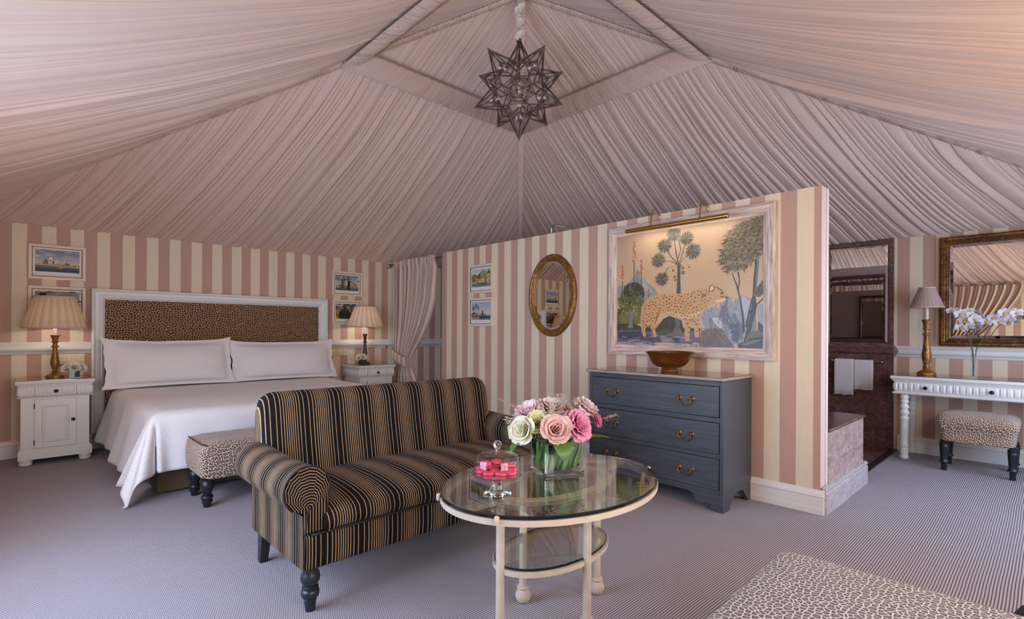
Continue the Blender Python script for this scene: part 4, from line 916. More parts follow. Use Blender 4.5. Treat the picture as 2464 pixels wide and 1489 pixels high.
# ------------------------------------------------------------------ switches
for nm, x0, x1, lab in (('switch_plate', 2.985, 3.243, 'cream triple switch plate below the rail, right of the bed'), ('switch_plate', .268, .476, 'cream switch plate below the rail, behind the left bedside roses')):
    t = thing(nm, lab, 'switch', ((x0+x1)/2, YB, .905), 'switch plates')
    hw = (x1-x0)/2
    obj('plate', MB().box(-hw, hw, -.010, 0, -.05, .048), SWITCH, t, bev=.003)
    for k in range(3):
        c = -hw+(k+.5)*2*hw/3; r = obj('rocker', MB().box(c-.030, c+.030, -.016, -.010, -.030, .030), SWITCH, t, bev=.003)
        obj('indicator', MB().box(c-.005, c+.005, -.0172, -.016, .002, .006), KNOB, r)
# ------------------------------------------------------------------ sofa
def sofa():
    t = thing('sofa', 'black and tan striped velvet sofa with scrolled arms and black legs, facing the glass table', 'sofa', (.86, 2.15, 0))
    W = 1.60
    # seat cushion, domed, with the stripes running front to back
    prof = [(.04, .34), (.000, .342), (-.014, .352), (-.022, .37), (-.022, .392), (-.010, .415), (.012, .430), (.05, .444), (.12, .457), (.22, .465), (.34, .468), (.46, .462), (.58, .45), (.60, .44)]
    def sp(a, b):
        i = b*(len(prof)-1); k = min(int(i), len(prof)-2); f = i-k
        y = prof[k][0]*(1-f)+prof[k+1][0]*f; z = prof[k][1]*(1-f)+prof[k+1][1]*f
        x = .085+a*(W-.17); e = min(a, 1-a)*(W-.17)
        z -= .02*exp(-e/.04)*(b > .15); z += .012*sin(pi*a)*(b > .35)
        return (x, y, z)
    obj('seat', MB().grid(sp, 80, 39, uvfn=lambda a, b: (.085+a*(W-.17), b)), STRIPE, t, angle=0)
    m = MB(); 
    def ap(a, b):
        pr = [(.05, .338), (.004, .336), (-.002, .325), (-.004, .26), (0, .198), (.006, .190), (.05, .188)]
        i = b*(len(pr)-1); k = min(int(i), len(pr)-2); f = i-k
        return (.012+a*(W-.024), pr[k][0]*(1-f)+pr[k+1][0]*f, pr[k][1]*(1-f)+pr[k+1][1]*f)
    m.grid(ap, 60, 18, uvfn=lambda a, b: (.012+a*(W-.024), b))
    m.box(.02, W-.02, .03, .70, .19, .21)
    obj('front_rail', m, STRIPE, t, angle=60)
    obj('piping', MB().tube([(.03+(W-.06)*i/40, -.012, .341) for i in range(41)], .0055, 6), PIPING, t, angle=0)
    # back
    bp = [(.545, .40), (.560, .48), (.580, .57), (.598, .66), (.612, .74), (.624, .80), (.640, .84), (.664, .863), (.696, .872), (.726, .866), (.750, .846), (.764, .81), (.768, .74), (.764, .5), (.75, .19)]
    x0, x1 = .035, W-.035
    def bk(a, b):
        i = b*(len(bp)-1); k = min(int(i), len(bp)-2); f = i-k
        y = bp[k][0]*(1-f)+bp[k+1][0]*f; z = bp[k][1]*(1-f)+bp[k+1][1]*f
        x = x0+a*(x1-x0); e = min(x-x0, x1-x); R = .085
        yc = .69
        if e < R:
            q = sqrt(max(0, 1-((R-e)/R)**2))
            if z > .60: z = .60+(z-.60)*(1-.30*(1-q))
            y = yc+(y-yc)*(.55+.45*q)
        return (x, y, z)
    m = MB()
    def ea(a): # denser at the ends
        return a-.10*sin(2*pi*a)/ (2*pi)*4*.5
    m.grid(lambda a, b: bk(ea(a), b), 90, 60, uvfn=lambda a, b: (x0+ea(a)*(x1-x0), b))
    n = 61
    for i0 in (0, 90):
        cap = [m.v[i0*n+j] for j in range(n)]
        m.add(cap, [tuple(range(n))], [(q[1], q[2]) for q in cap])
    obj('backrest', m, STRIPE, t, angle=70)
    # arms
    for sgn in (1, -1):
        X = (lambda x: x) if sgn == 1 else (lambda x: W-x)
        cx, cz, R = .020, .527, .100
        pts = [(.002, .19), (.002, .30), (.0, .42)]
        for k in range(25):
            a = math.radians(232-k*(232+22)/24); pts.append((cx+R*cos(a), cz+R*sin(a)))
        pts += [(.108, .45), (.104, .40), (.100, .19)]
        # arc length for a soft thickness
        YA, YE = .012, .66
        m = MB(); N = len(pts)
        rows = [(YA, .965), (YA+.006, .99), (YA+.014, 1)]+[(YA+.014+(YE-YA-.014)*i/24, 1) for i in range(1, 25)]
        vs = []; uv = []
        for y, k in rows:
            for (x, z) in pts:
                dx, dz = x-cx, z-cz
                if z > .43: x_, z_ = cx+dx*k, cz+dz*k
                else: x_, z_ = .05+(x-.05)*(k*.5+.5), z
                sway = .012*sin(pi*(y-YA)/(YE-YA))*(z > .5)
                vs.append((X(x_), y, z_-sway)); uv.append((y, z))
        m.add(vs, [(i*N+j, i*N+j+1, (i+1)*N+j+1, (i+1)*N+j) for i in range(len(rows)-1) for j in range(N-1)], uv)
        ar = obj('arm', m, STRIPE_ARM, t, angle=60)
        # scrolled front: pleated panels meeting near the foot of the scroll
        c0 = (cx+.008, cz-.075); f = MB()
        ring_ = [(cx+R*.97*cos(math.radians(a)), cz+R*.97*sin(math.radians(a))) for a in (232, 200, 170, 140, 115, 88, 62, 34, 8, -22)]
        for q in range(len(ring_)-1):
            p, r = ring_[q], ring_[q+1]; steps = 10
            mid = ((p[0]+r[0])/2, (p[1]+r[1])/2); D = hypot(mid[0]-c0[0], mid[1]-c0[1])
            vs = []; uv = []
            for k in range(steps+1):
                g = k/steps
                for e in (p, r): vs.append((X(c0[0]+(e[0]-c0[0])*g), YA-.006*(1-(2*g-1)**2)-.003+.004*g*g, c0[1]+(e[1]-c0[1])*g)); uv.append((g*D*1.0, 0))
            f.add(vs, [(2*k, 2*k+1, 2*k+3, 2*k+2) for k in range(steps)], uv)
        # lower panel of the arm front
        lo = [(c0[0], c0[1]), ring_[-1], (.108, .44), (.104, .345), (.003, .345), (.003, .43), ring_[0]]
        f.add([(X(x), YA-.003, z) for x, z in lo], [tuple(range(len(lo)))], [(x*1.0+.02, z) for x, z in lo])
        sc = obj('scroll_front', f, SCROLL, ar, angle=1)
        edge = [(X(x), YA+.001, z) for x, z in ring_]
        fine = [(X(cx+R*.985*cos(math.radians(232-k*254/30))), YA-.001, cz+R*.985*sin(math.radians(232-k*254/30))) for k in range(31)]
        obj('scroll_piping', MB().tube(fine+[(X(.108), YA-.001, .44), (X(.104), YA-.001, .35)], .0045, 6), PIPING, ar, angle=0)
        obj('corner_piping', MB().tube([(X(.004), YA-.002, .20), (X(.004), YA-.002, .33), (X(c0[0]-.012), YA-.004, c0[1]-.04), (X(c0[0]), YA-.006, c0[1])] if False else [(X(.008), YA-.004, .195), (X(.010), YA-.005, .345), (X(.016), YA-.006, .42), (X(c0[0]), YA-.006, c0[1])], .005, 6), PIPING, ar, angle=0)
    pr = [(.020, 0), (.021, .01), (.026, .048), (.028, .052), (.024, .056), (.034, .060), (.038, .072), (.037, .088), (.030, .094), (.034, .098), (.034, .104), (.028, .108), (.030, .114), (.038, .128), (.041, .142), (.037, .160), (.031, .174), (.033, .184), (.034, .19)]
    for x, y in ((.048, .045), (W-.048, .045)): obj('front_leg', MB().lathe(pr, 24, (x, y, 0)), BLACK, t, angle=50)
    for x, y in ((.06, .64), (W-.06, .64)):
        m = MB(); a, b = .026, .020
        vs = [(x+sx*b*(1), y+.035+sy*b, 0) for sx, sy in ((-1, -1), (1, -1), (1, 1), (-1, 1))]+[(x+sx*a, y+sy*a*1.3, .20) for sx, sy in ((-1, -1), (1, -1), (1, 1), (-1, 1))]
        m.add(vs, [(0, 1, 2, 3), (4, 5, 6, 7), (0, 1, 5, 4), (1, 2, 6, 5), (2, 3, 7, 6), (3, 0, 4, 7)])
        obj('back_leg', m, BLACK, t, bev=.003)
sofa()

# ------------------------------------------------------------------ ottoman and black seat in the foreground
def ottoman():
    t = thing('ottoman', 'large leopard print ottoman in the bottom right foreground', 'ottoman', (1.40, .17, 0), rz=.03)
    m = MB(); cushion_box(m, -.65, .655, -.50, .505, .12, .420, .010, .05, 40, .012)
    s_ = obj('cushion', m, LEO_BIG, t, angle=0)
    for x in (-.56, .56):
        for y in (-.42, .42): obj('leg', MB().lathe(scaled(TURNED, .9, .125/.28), 20, (x, y, 0)), BLACK, t, angle=50)
ottoman()
def pouf():
    t = thing('footstool', 'round black leather footstool beyond the ottoman, cut off by the bottom right corner', 'seat', (2.48, -.17, 0))
    obj('cushion', MB().lathe([(.001, .05), (.25, .05), (.266, .07), (.272, .15), (.268, .22), (.252, .246), (.20, .256), (.001, .262)], 48), LEATHER, t, angle=60)
    obj('plinth', MB().lathe([(.001, 0), (.22, 0), (.22, .05), (.001, .05)], 36), BLACK, t)
pouf()

# ------------------------------------------------------------------ glass coffee table
TX, TY, TZ = 1.62, 1.44, .585
def table():
    t = thing('coffee_table', 'oval two tier glass coffee table on slim limed metal legs', 'table', (TX, TY, 0))
    N = 96
    def oval(a, rx, ry): return (rx*cos(a), ry*sin(a))
    def hoop(mb, prof):  # prof: (rx, ry, z) loop
        n = len(prof); vs = []
        for k in range(N):
            for rx, ry, z in prof: x, y = oval(2*pi*k/N, rx, ry); vs.append((x, y, z))
        mb.add(vs, [(k*n+i, ((k+1) % N)*n+i, ((k+1) % N)*n+(i+1) % n, k*n+(i+1) % n) for k in range(N) for i in range(n)])
    def slab(mb, rx, ry, z0, z1):
        hoop_ = [(rx-.003, ry-.003, z0), (rx, ry, z0+.003), (rx, ry, z1-.003), (rx-.003, ry-.003, z1)]
        n = 4; base = len(mb.v); vs = []
        for k in range(N):
            for a, b, z in hoop_: x, y = oval(2*pi*k/N, a, b); vs.append((x, y, z))
        mb.add(vs, [(k*n+i, ((k+1) % N)*n+i, ((k+1) % N)*n+i+1, k*n+i+1) for k in range(N) for i in range(3)], None, 1)
        mb.add([vs[k*n+3] for k in range(N)], [tuple(range(N))]); mb.add([vs[k*n] for k in range(N)], [tuple(range(N))[::-1]])
    RX, RY = .508, .381
    m = MB(); hoop(m, [(RX-.030, RY-.030, TZ-.036), (RX+.002, RY+.002, TZ-.036), (RX+.004, RY+.004, TZ-.0145), (RX-.030, RY-.030, TZ-.0145)])
    for k in range(4):
        a = pi/4+k*pi/2+.35*(1 if k % 2 else -1)
        x, y = oval(a, RX+.008, RY+.008); m.lathe([(.006, 0), (.009, .006), (.009, .022), (.005, .027)], 10, (x, y, TZ-.028))
    # inner oval and cross bars carrying the legs
    hoop(m, [(.270, .150, TZ-.030), (.315, .190, TZ-.030), (.315, .190, TZ-.013), (.270, .150, TZ-.013)])
    for sx in (-1, 1): m.box(sx*.30 if sx > 0 else -RX+.01, RX-.01 if sx > 0 else -.30, -.018, .018, TZ-.030, TZ-.014)
    for sy in (-1, 1): m.box(-.018, .018, sy*.175 if sy > 0 else -RY+.01, RY-.01 if sy > 0 else -.175, TZ-.030, TZ-.014)
    obj('top_frame', m, STONE, t, angle=40)
    m = MB(); slab(m, RX+.001, RY+.001, TZ-.014, TZ); obj('glass_top', m, [GLASS_T, GLASS_E], t, angle=40, label='thick clear oval glass top')
    m = MB(); hoop(m, [(.268, .148, .282), (.298, .178, .282), (.300, .180, .302), (.268, .148, .302)]); obj('shelf_frame', m, STONE, t, angle=40)
    m = MB(); slab(m, .292, .172, .303, .313); obj('glass_shelf', m, [GLASS_T, GLASS_E], t, angle=40, label='lower oval glass shelf')
    for x, y in ((.30, 0), (-.30, 0), (0, .178), (0, -.178)):
        pr = [(.012, 0), (.026, .006), (.033, .022), (.034, .036), (.028, .052), (.020, .060), (.024, .063), (.028, .068), (.026, .073), (.018, .076), (.017, .085), (.0165, .3), (.0165, TZ-.030)]
        obj('leg', MB().lathe(pr, 20, (x, y, 0)), STONE, t, angle=50)
table()

# ------------------------------------------------------------------ cake stand, macarons, dome
KX, KY = 1.306, 1.444
def cake():
    t = thing('cake_stand', 'clear glass pedestal cake stand holding pink macarons on the coffee table', 'cake stand', (KX, KY, TZ))
    obj('foot', MB().lathe([(.001, 0), (.052, 0), (.054, .004), (.046, .008), (.024, .014), (.017, .020), (.016, .036), (.018, .056), (.026, .060), (.001, .062)], 40), GLASS_S, t, angle=60)
    obj('plate', MB().lathe([(.001, .062), (.055, .062), (.082, .066), (.094, .076), (.096, .086), (.092, .086), (.088, .077), (.078, .071), (.05, .068), (.001, .068)], 48), GLASS, t, angle=60)
    d = thing('glass_dome', 'clear glass dome with a round knob covering the macarons', 'cake dome', (KX, KY, TZ+.077))
    obj('cover', MB().lathe([(.0875, .0), (.0885, .03), (.087, .058), (.080, .070), (.064, .077), (.04, .080), (.015, .083), (.001, .084), (.001, .081), (.015, .080), (.04, .077), (.063, .074), (.078, .068), (.085, .057), (.0865, .03), (.0855, 0)], 56), GLASS, d, angle=60)
    rg = MB()
    for r, z in ((.03, .0815), (.045, .080), (.06, .0775)): rg.lathe([(r-.002, z), (r, z+.002), (r+.002, z), (r, z-.001), (r-.002, z)], 48, caps=False)
    obj('moulded_ring', rg, GLASS, d, angle=0)
    obj('knob', MB().lathe([(.004, .083), (.008, .086), (.006, .091), (.010, .095), (.0145, .103), (.0155, .111), (.0125, .120), (.006, .125), (.001, .126)], 24), GLASS_S, d, angle=0)
    proto = None
    spots = [(-.058, -.012, 0), (-.030, -.043, 0), (.012, -.050, 0), (.050, -.026, 0), (.056, .022, 0), (.022, .050, 0), (-.026, .048, 0), (-.010, .0, 0), (.030, .004, 0), (-.062, .034, 0), (.040, -.004, 1), (-.006, .046, 1), (-.044, .020, 1)]
    ca, sa = cos(YAW-pi/2), sin(YAW-pi/2)
    where = ['front far left', 'front left', 'front right', 'far right', 'right back', 'back right', 'back left', 'middle left', 'middle right', 'far left back', 'upper layer right', 'upper layer back', 'upper layer left']
    for i, (a, b, lv) in enumerate(spots):
        x, y = KX+a*ca-b*sa, KY+a*sa+b*ca; z = TZ+.0685+.003*0+lv*.0245
        if hypot(a, b) > .05: z += .003
        if proto is None:
            proto = thing('macaron', 'pink macaron under the glass dome, front far left', 'macaron', (x, y, z), 'pink macarons under the dome')
            sh = [(.001, 0), (.016, .0), (.0205, .003), (.022, .007), (.0215, .0085), (.0225, .0100), (.020, .0108), (.001, .0108)]
            obj('shell', MB().lathe(sh, 20), MAC, proto, angle=60)
            obj('shell', MB().lathe([(r, .0255-zz) for r, zz in sh], 20), MAC, proto, angle=60)
            obj('filling', MB().lathe([(.001, .0106), (.0185, .0106), (.0192, .0128), (.0185, .0149), (.001, .0149)], 20), MACF, proto, angle=60)
        else:
            c = copy_tree(proto); c.location = (x, y, z); c.rotation_euler = (.06*((i*7) % 5-2), .05*((i*3) % 5-2), i); c['label'] = 'pink macaron under the glass dome, '+where[i]
cake()

# ------------------------------------------------------------------ flowers
def petal_grid(mb, az, r0, h0, th0, th1, ln, wd, rnd, ruff=.0, axis=None, c=(0, 0, 0), nu=5, nv=5, tip=.35):
    rot = axis or Matrix.Identity(3); vs = []; uv = []
    for i in range(nu+1):
        a = i/nu*2-1
        for j in range(nv+1):
            tt = j/nv
            # integrate the curling profile
            r = r0; h = h0; st = 8
            for k in range(st):
                q = tt*(k+.5)/st; th = th0+(th1-th0)*q*q
                r += sin(th)*ln*tt/st; h += cos(th)*ln*tt/st
            wv = wd*sin(pi*(.16+.84*min(1, tt*(1-tip*.25))))**.7 if tt < 1 else wd*.62
            off = a*wv/2
            h2 = h+abs(a)**2*wv*.12-(ruff*rnd.uniform(-1, 1)*tt*(1.0 if tt > .6 else .3))
            rr = r-abs(a)**2*wv*.10
            p = rot @ Vector((rr*cos(az)-off*sin(az), rr*sin(az)+off*cos(az), h2))
            vs.append((p.x+c[0], p.y+c[1], p.z+c[2])); uv.append((i/nu, tt))
    mb.add(vs, [(i*(nv+1)+j, (i+1)*(nv+1)+j, (i+1)*(nv+1)+j+1, i*(nv+1)+j+1) for i in range(nu) for j in range(nv)], uv)
def bloom(kind, R, c, nrm, seed):
    rnd = random.Random(seed); m = MB(); ax = Vector(nrm).normalized().to_track_quat('Z', 'Y').to_matrix()
    if kind == 'rose':
        layers = [(3, .02, -.12, .05, .62, .50), (4, .08, -.05, .18, .70, .55), (5, .14, .05, .38, .78, .62), (5, .20, .18, .70, .86, .74), (6, .24, .38, 1.15, .96, .86), (6, .26, .62, 1.65, 1.04, .95)]
        ruff = .02
    else:
        layers = [(6, .03, -.1, .1, .62, .34), (9, .10, .0, .28, .70, .36), (9, .16, .14, .52, .80, .40), (11, .20, .32, .85, .90, .44), (12, .22, .58, 1.2, .98, .50), (11, .24, .9, 1.65, 1.02, .58), (9, .22, 1.25, 2.0, .98, .64)]
        ruff = .10
    for li, (n, r0, t0, t1, ln, wd) in enumerate(layers):
        for k in range(n):
            petal_grid(m, 2*pi*k/n+li*.7+rnd.uniform(-.15, .15), r0*R, -.45*R, t0+rnd.uniform(-.06, .06), t1+rnd.uniform(-.12, .12), ln*R*rnd.uniform(.9, 1.08), wd*R*1.5, rnd, ruff*R, ax, c)
    m.lathe([(.001, -.6*R), (.16*R, -.55*R), (.24*R, -.42*R), (.001, -.40*R)], 10, c, rot=ax)
    return m
def flower(name, label, kind, R, loc, nrm, mat, seed, group=None):
    o = obj(name, bloom(kind, R, (0, 0, 0), nrm, seed), mat, None, angle=0, recalc=False); o.location = loc
    return tag(o, label, 'flower', group)
def leaf_mesh(L, W_, droop, fold, nrm_az, tilt, nu=4, nv=10, twist=0):
    m = MB()
    def fn(a, b):
        u = a*2-1; w_ = W_*sin(pi*min(1, .03+b*.97))**.75*(1-.25*b); s_ = b*L
        th = tilt+droop*b; x = 0; z = 0
        for k in range(8):
            q = tilt+droop*b*(k+.5)/8; x += cos(q)*s_/8; z += sin(q)*s_/8
        y = u*w_; z += fold*abs(u)*w_+twist*u*w_*b
        return (x*cos(nrm_az)-y*sin(nrm_az), x*sin(nrm_az)+y*cos(nrm_az), z)
    m.grid(fn, nu, nv); return m
def bouquet():
    v = thing('flower_vase', 'square clear glass vase packed with leaves on the coffee table', 'vase', (1.719, 1.508, TZ), rz=-.41)
    a, b, h = .0915, .0835, .140; w_ = .006
    m = MB(); m.box(-a, a, -b, b, 0, .014); obj('base', m, GLASS_S, v, bev=.003)
    m = MB()
    m.box(-a, a, -b, -b+w_, .014, h); m.box(-a, a, b-w_, b, .014, h); m.box(-a, -a+w_, -b+w_, b-w_, .014, h); m.box(a-w_, a, -b+w_, b-w_, .014, h)
    obj('glass_wall', m, GLASS, v, bev=.0015)
    for x in (-a+.004, a-.004):
        for y in (-b+.004, b-.004): obj('glass_edge', MB().box(x-.0042, x+.0042, y-.0042, y+.0042, .014, h+.0005), GLASS_S, v, bev=.0015)
    m = MB(); m.frame(lambda p, q, d: (p, q, d), -a, a, -b, b, [(0, h-.003), (0, h+.002), (.0065, h+.002), (.0065, h-.003)]); obj('rim', m, GLASS_S, v, angle=30)
    # broad leaves lining the inside of the glass
    rnd = random.Random(3); k = 0; ca, sa = cos(-.41), sin(-.41)
    core = MB(); cushion_box(core, -a+.022, a-.022, -b+.022, b-.022, .018, h-.012, 0, .02, 8)
    obj('moss_core', core, plain('moss', S(44, 62, 34), .9, .5, 60), v, angle=0)
    def panel_leaf(x, y, z, L, wd, ang, side):
        m = MB()
        def fn(p, q):
            u = p*2-1; w2 = wd*sin(pi*(.08+.88*q))**.55
            lx = cos(ang)*q*L-sin(ang)*u*w2/2; lz = sin(ang)*q*L+cos(ang)*u*w2/2
            d = .006*(1-u*u)+.0015*sin(q*9)
            if side == 'f': return (x+lx, y-d, min(h-.004, max(.017, z+lz)))
            if side == 'b': return (x-lx, y+d, min(h-.004, max(.017, z+lz)))
            if side == 'l': return (x-d, y-lx, min(h-.004, max(.017, z+lz)))
            return (x+d, y+lx, min(h-.004, max(.017, z+lz)))
        m.grid(fn, 4, 10); return m
    lay = []
    for sd, ext in (('f', a-.022), ('l', b-.022), ('r', b-.022), ('b', a-.022)):
        for i in range(5):
            lay.append((sd, -ext+ext*2*(i+.3)/5, .022+.01*rnd.random(), .085+.03*rnd.random(), .038, rnd.uniform(.9, 1.5)))
        lay.append((sd, -ext*.3, .085, .08, .05, .35)); lay.append((sd, ext*.9, .12, .09, .05, pi-.6))
    for sd, p, z, L, wd, an in lay:
        dp = .0105+.004*rnd.random()
        if sd == 'f': q = (p, -b+w_+dp, z)
        elif sd == 'b': q = (-p, b-w_-dp, z)
        elif sd == 'l': q = (-a+w_+dp, -p, z)
        else: q = (a-w_-dp, p, z)
        o = obj('leaf', panel_leaf(*q, L, wd, an, sd), rnd.choice([LEAF, LEAF, LEAF_D]), v, angle=0, recalc=False)
    fl = [('peony', 'pale pink ruffled peony at the upper left of the table bouquet', 'peony', .062, (1.622, 1.590, .850), (-.5, -.1, .8), P_BLUSH),
          ('peony', 'blush peony at the top centre of the table bouquet', 'peony', .058, (1.715, 1.545, .868), (-.15, -.35, .9), P_BLUSH),
          ('rose', 'half hidden pale pink rose behind white sprigs, upper right of the bouquet', 'rose', .042, (1.783, 1.478, .846), (.1, -.5, .8), P_ROSE),
          ('peony', 'frilled pink peony at the upper right edge of the bouquet', 'peony', .054, (1.842, 1.434, .866), (.35, -.5, .75), P_BLUSH),
          ('peony', 'bright pink peony on the right front of the bouquet', 'peony', .062, (1.722, 1.384, .806), (.05, -.85, .45), P_PINK),
          ('rose', 'large open dusty pink rose at the front centre of the bouquet', 'rose', .062, (1.610, 1.420, .795), (-.6, -.7, .35), P_ROSE),
          ('rose', 'pale yellow rose left of centre in the bouquet', 'rose', .050, (1.592, 1.512, .812), (-.7, -.5, .5), P_YELLOW),
          ('rose', 'big cream rose drooping over the left side of the vase', 'rose', .060, (1.545, 1.552, .782), (-.9, -.2, .25), P_CREAM),
          ('astilbe', 'small deep pink bloom at the far right of the bouquet', 'peony', .034, (1.850, 1.386, .812), (.7, -.6, .3), P_PINK),
          ('rose', 'cream rose at the back of the bouquet, mostly hidden', 'rose', .045, (1.80, 1.58, .83), (.3, .4, .8), P_CREAM)]
    for i, (nm, lab, kind, R, loc, nr, mt) in enumerate(fl): flower(nm, lab, kind, R, loc, nr, mt, 50+i)
    # filler: white sprigs
    near = ['between the top and left peonies', 'above the pale yellow rose', 'right of the blush peony', 'above the dusty pink rose', 'at the far left of the bouquet', 'left of the dusty pink rose', 'beside the far right bloom', 'below the blush peony', 'at the upper right of the bouquet', 'under the dusty pink rose near the rim', 'on top of the blush peony', 'at the left edge beside the cream rose']
    for i, (x, y, z) in enumerate([(1.66, 1.50, .86), (1.672, 1.482, .835), (1.755, 1.50, .865), (1.735, 1.44, .835), (1.55, 1.59, .80), (1.60, 1.45, .775), (1.83, 1.40, .84), (1.63, 1.47, .845), (1.79, 1.46, .885), (1.60, 1.405, .745), (1.72, 1.50, .905), (1.535, 1.615, .815)]):
        m = MB(); r = random.Random(90+i)
        for k in range(11):
            d = Vector((r.uniform(-1, 1), r.uniform(-1, .6), r.uniform(-.2, 1))).normalized()*r.uniform(.012, .028)
            m.tube([(0, 0, -.02), tuple(d)], .0009, 4)
            for q in range(5):
                aa = 2*pi*q/5; px = d.x+.005*cos(aa); py = d.y+.005*sin(aa)
                m.add([(d.x, d.y, d.z), (px-.0048*sin(aa), py+.0048*cos(aa), d.z+.003), (d.x+.012*cos(aa), d.y+.012*sin(aa), d.z+.003), (px+.0048*sin(aa), py-.0048*cos(aa), d.z+.003)], [(0, 1, 2, 3)], [(0, .5), (0, 1), (0, 1), (0, 1)])
        o = obj('flower_sprig', m, P_WHITE, None, angle=0, recalc=False); o.location = (x, y, z); tag(o, 'sprig of tiny white blossom '+near[i], 'flower', 'white blossom sprigs in the bouquet')
    spr = [((1.60, 1.64, .86), (1.54, 1.70, .90), 'fine feathery sprig reaching out at the upper left of the bouquet'), ((1.68, 1.57, .88), (1.66, 1.60, .93), 'fine feathery sprig standing up behind the blush peony'), ((1.86, 1.36, .82), (1.90, 1.32, .835), 'fine pink tipped sprig at the right edge of the bouquet')]
    for i, (p, q, lab) in enumerate(spr):
        m = MB(); r = random.Random(i); P_ = Vector(p); Q_ = Vector(q); st = P_.lerp(Vector((1.72, 1.5, .75)), .5)
        m.tube([(0, 0, 0), P_-st, Q_-st], .0012, 5)
        for k in range(46):
            g = (P_-st).lerp(Q_-st, r.random()); e = g+Vector((r.uniform(-1, 1), r.uniform(-1, 1), r.uniform(-1, 1)))*.008; m.tube([g, e], [.0008, .0014], 4)
        o = obj('astilbe_sprig', m, plain('astilbe_%d' % i, S(176, 136, 118), .8), None, angle=0); o.location = st; tag(o, lab, 'flower', 'feathery sprigs in the bouquet')
    lv = [((1.76, 1.40, .735), .12, .034, -.5, .3, -.85, LEAF, 'glossy green leaf hanging out over the right rim of the vase'), ((1.625, 1.43, .735), .10, .048, -1.6, -.1, -1.75, LEAF, 'broad green leaf folded down over the front of the vase'), ((1.60, 1.50, .735), .085, .024, -.3, .25, -2.2, LEAF_D, 'dark green leaf below the yellow rose'), ((1.64, 1.42, .775), .035, .012, .2, .5, -1.2, LEAF_D, 'small green leaf on the face of the dusty pink rose'), ((1.555, 1.61, .80), .045, .015, .2, .6, 2.6, LEAF_D, 'small green leaf at the left of the bouquet'), ((1.53, 1.56, .73), .06, .024, -.9, -.4, 2.9, LEAF, 'pale leaf hanging below the drooping cream rose')]
    for loc, L, wd, dr, ti, az, mt, lab in lv:
        o = obj('leaf', leaf_mesh(L, wd, dr, .25, az, ti), mt, None, angle=0, recalc=False); o.location = loc; tag(o, lab, 'leaf', 'loose leaves of the bouquet')
bouquet()

def rose_cube(label, loc, rlabs, sc):
    v = thing('rose_vase', label, 'vase', loc, 'small glass vases of roses')
    m = MB().box(-.04, .04, -.04, .04, 0, .075); obj('glass_cube', m, GLASS, v, bev=.002)
    m = MB().box(-.036, .036, -.036, .036, .006, .066); obj('leaf_lining', m, plain('leaf_lining_'+str(sc), S(30, 48, 36), .6, .4, 40), v, bev=.004)
    for i, ((dx, dy, dz, nx, ny, nz, R), lab) in enumerate(zip([(-.058, -.02, .090, -.75, -.6, .35, .040), (.0, -.042, .100, .05, -.95, .45, .044), (.058, -.014, .088, .75, -.6, .3, .040), (-.02, .035, .118, -.2, .5, .8, .04), (.03, .03, .115, .3, .5, .8, .038)], rlabs)):
        flower('rose', lab, 'rose', R*sc, (loc[0]+dx, loc[1]+dy, loc[2]+dz), (nx, ny, nz), P_WHITE if sc >= 1 else P_CREAM, int(200+i+sc*10), 'roses on the bedside cabinets')
pos = ('left', 'front middle', 'right', 'back left', 'back right')
rose_cube('small glass cube of white roses on the left bedside cabinet', (.372, 6.24, .749), ['white rose, %s one in the glass cube on the left bedside cabinet' % p for p in pos], 1.05)
rose_cube('small glass cube of ivory roses on the right bedside cabinet', (3.262, 6.27, .749), ['ivory rose, %s one in the glass cube on the right bedside cabinet' % p for p in pos], .98)
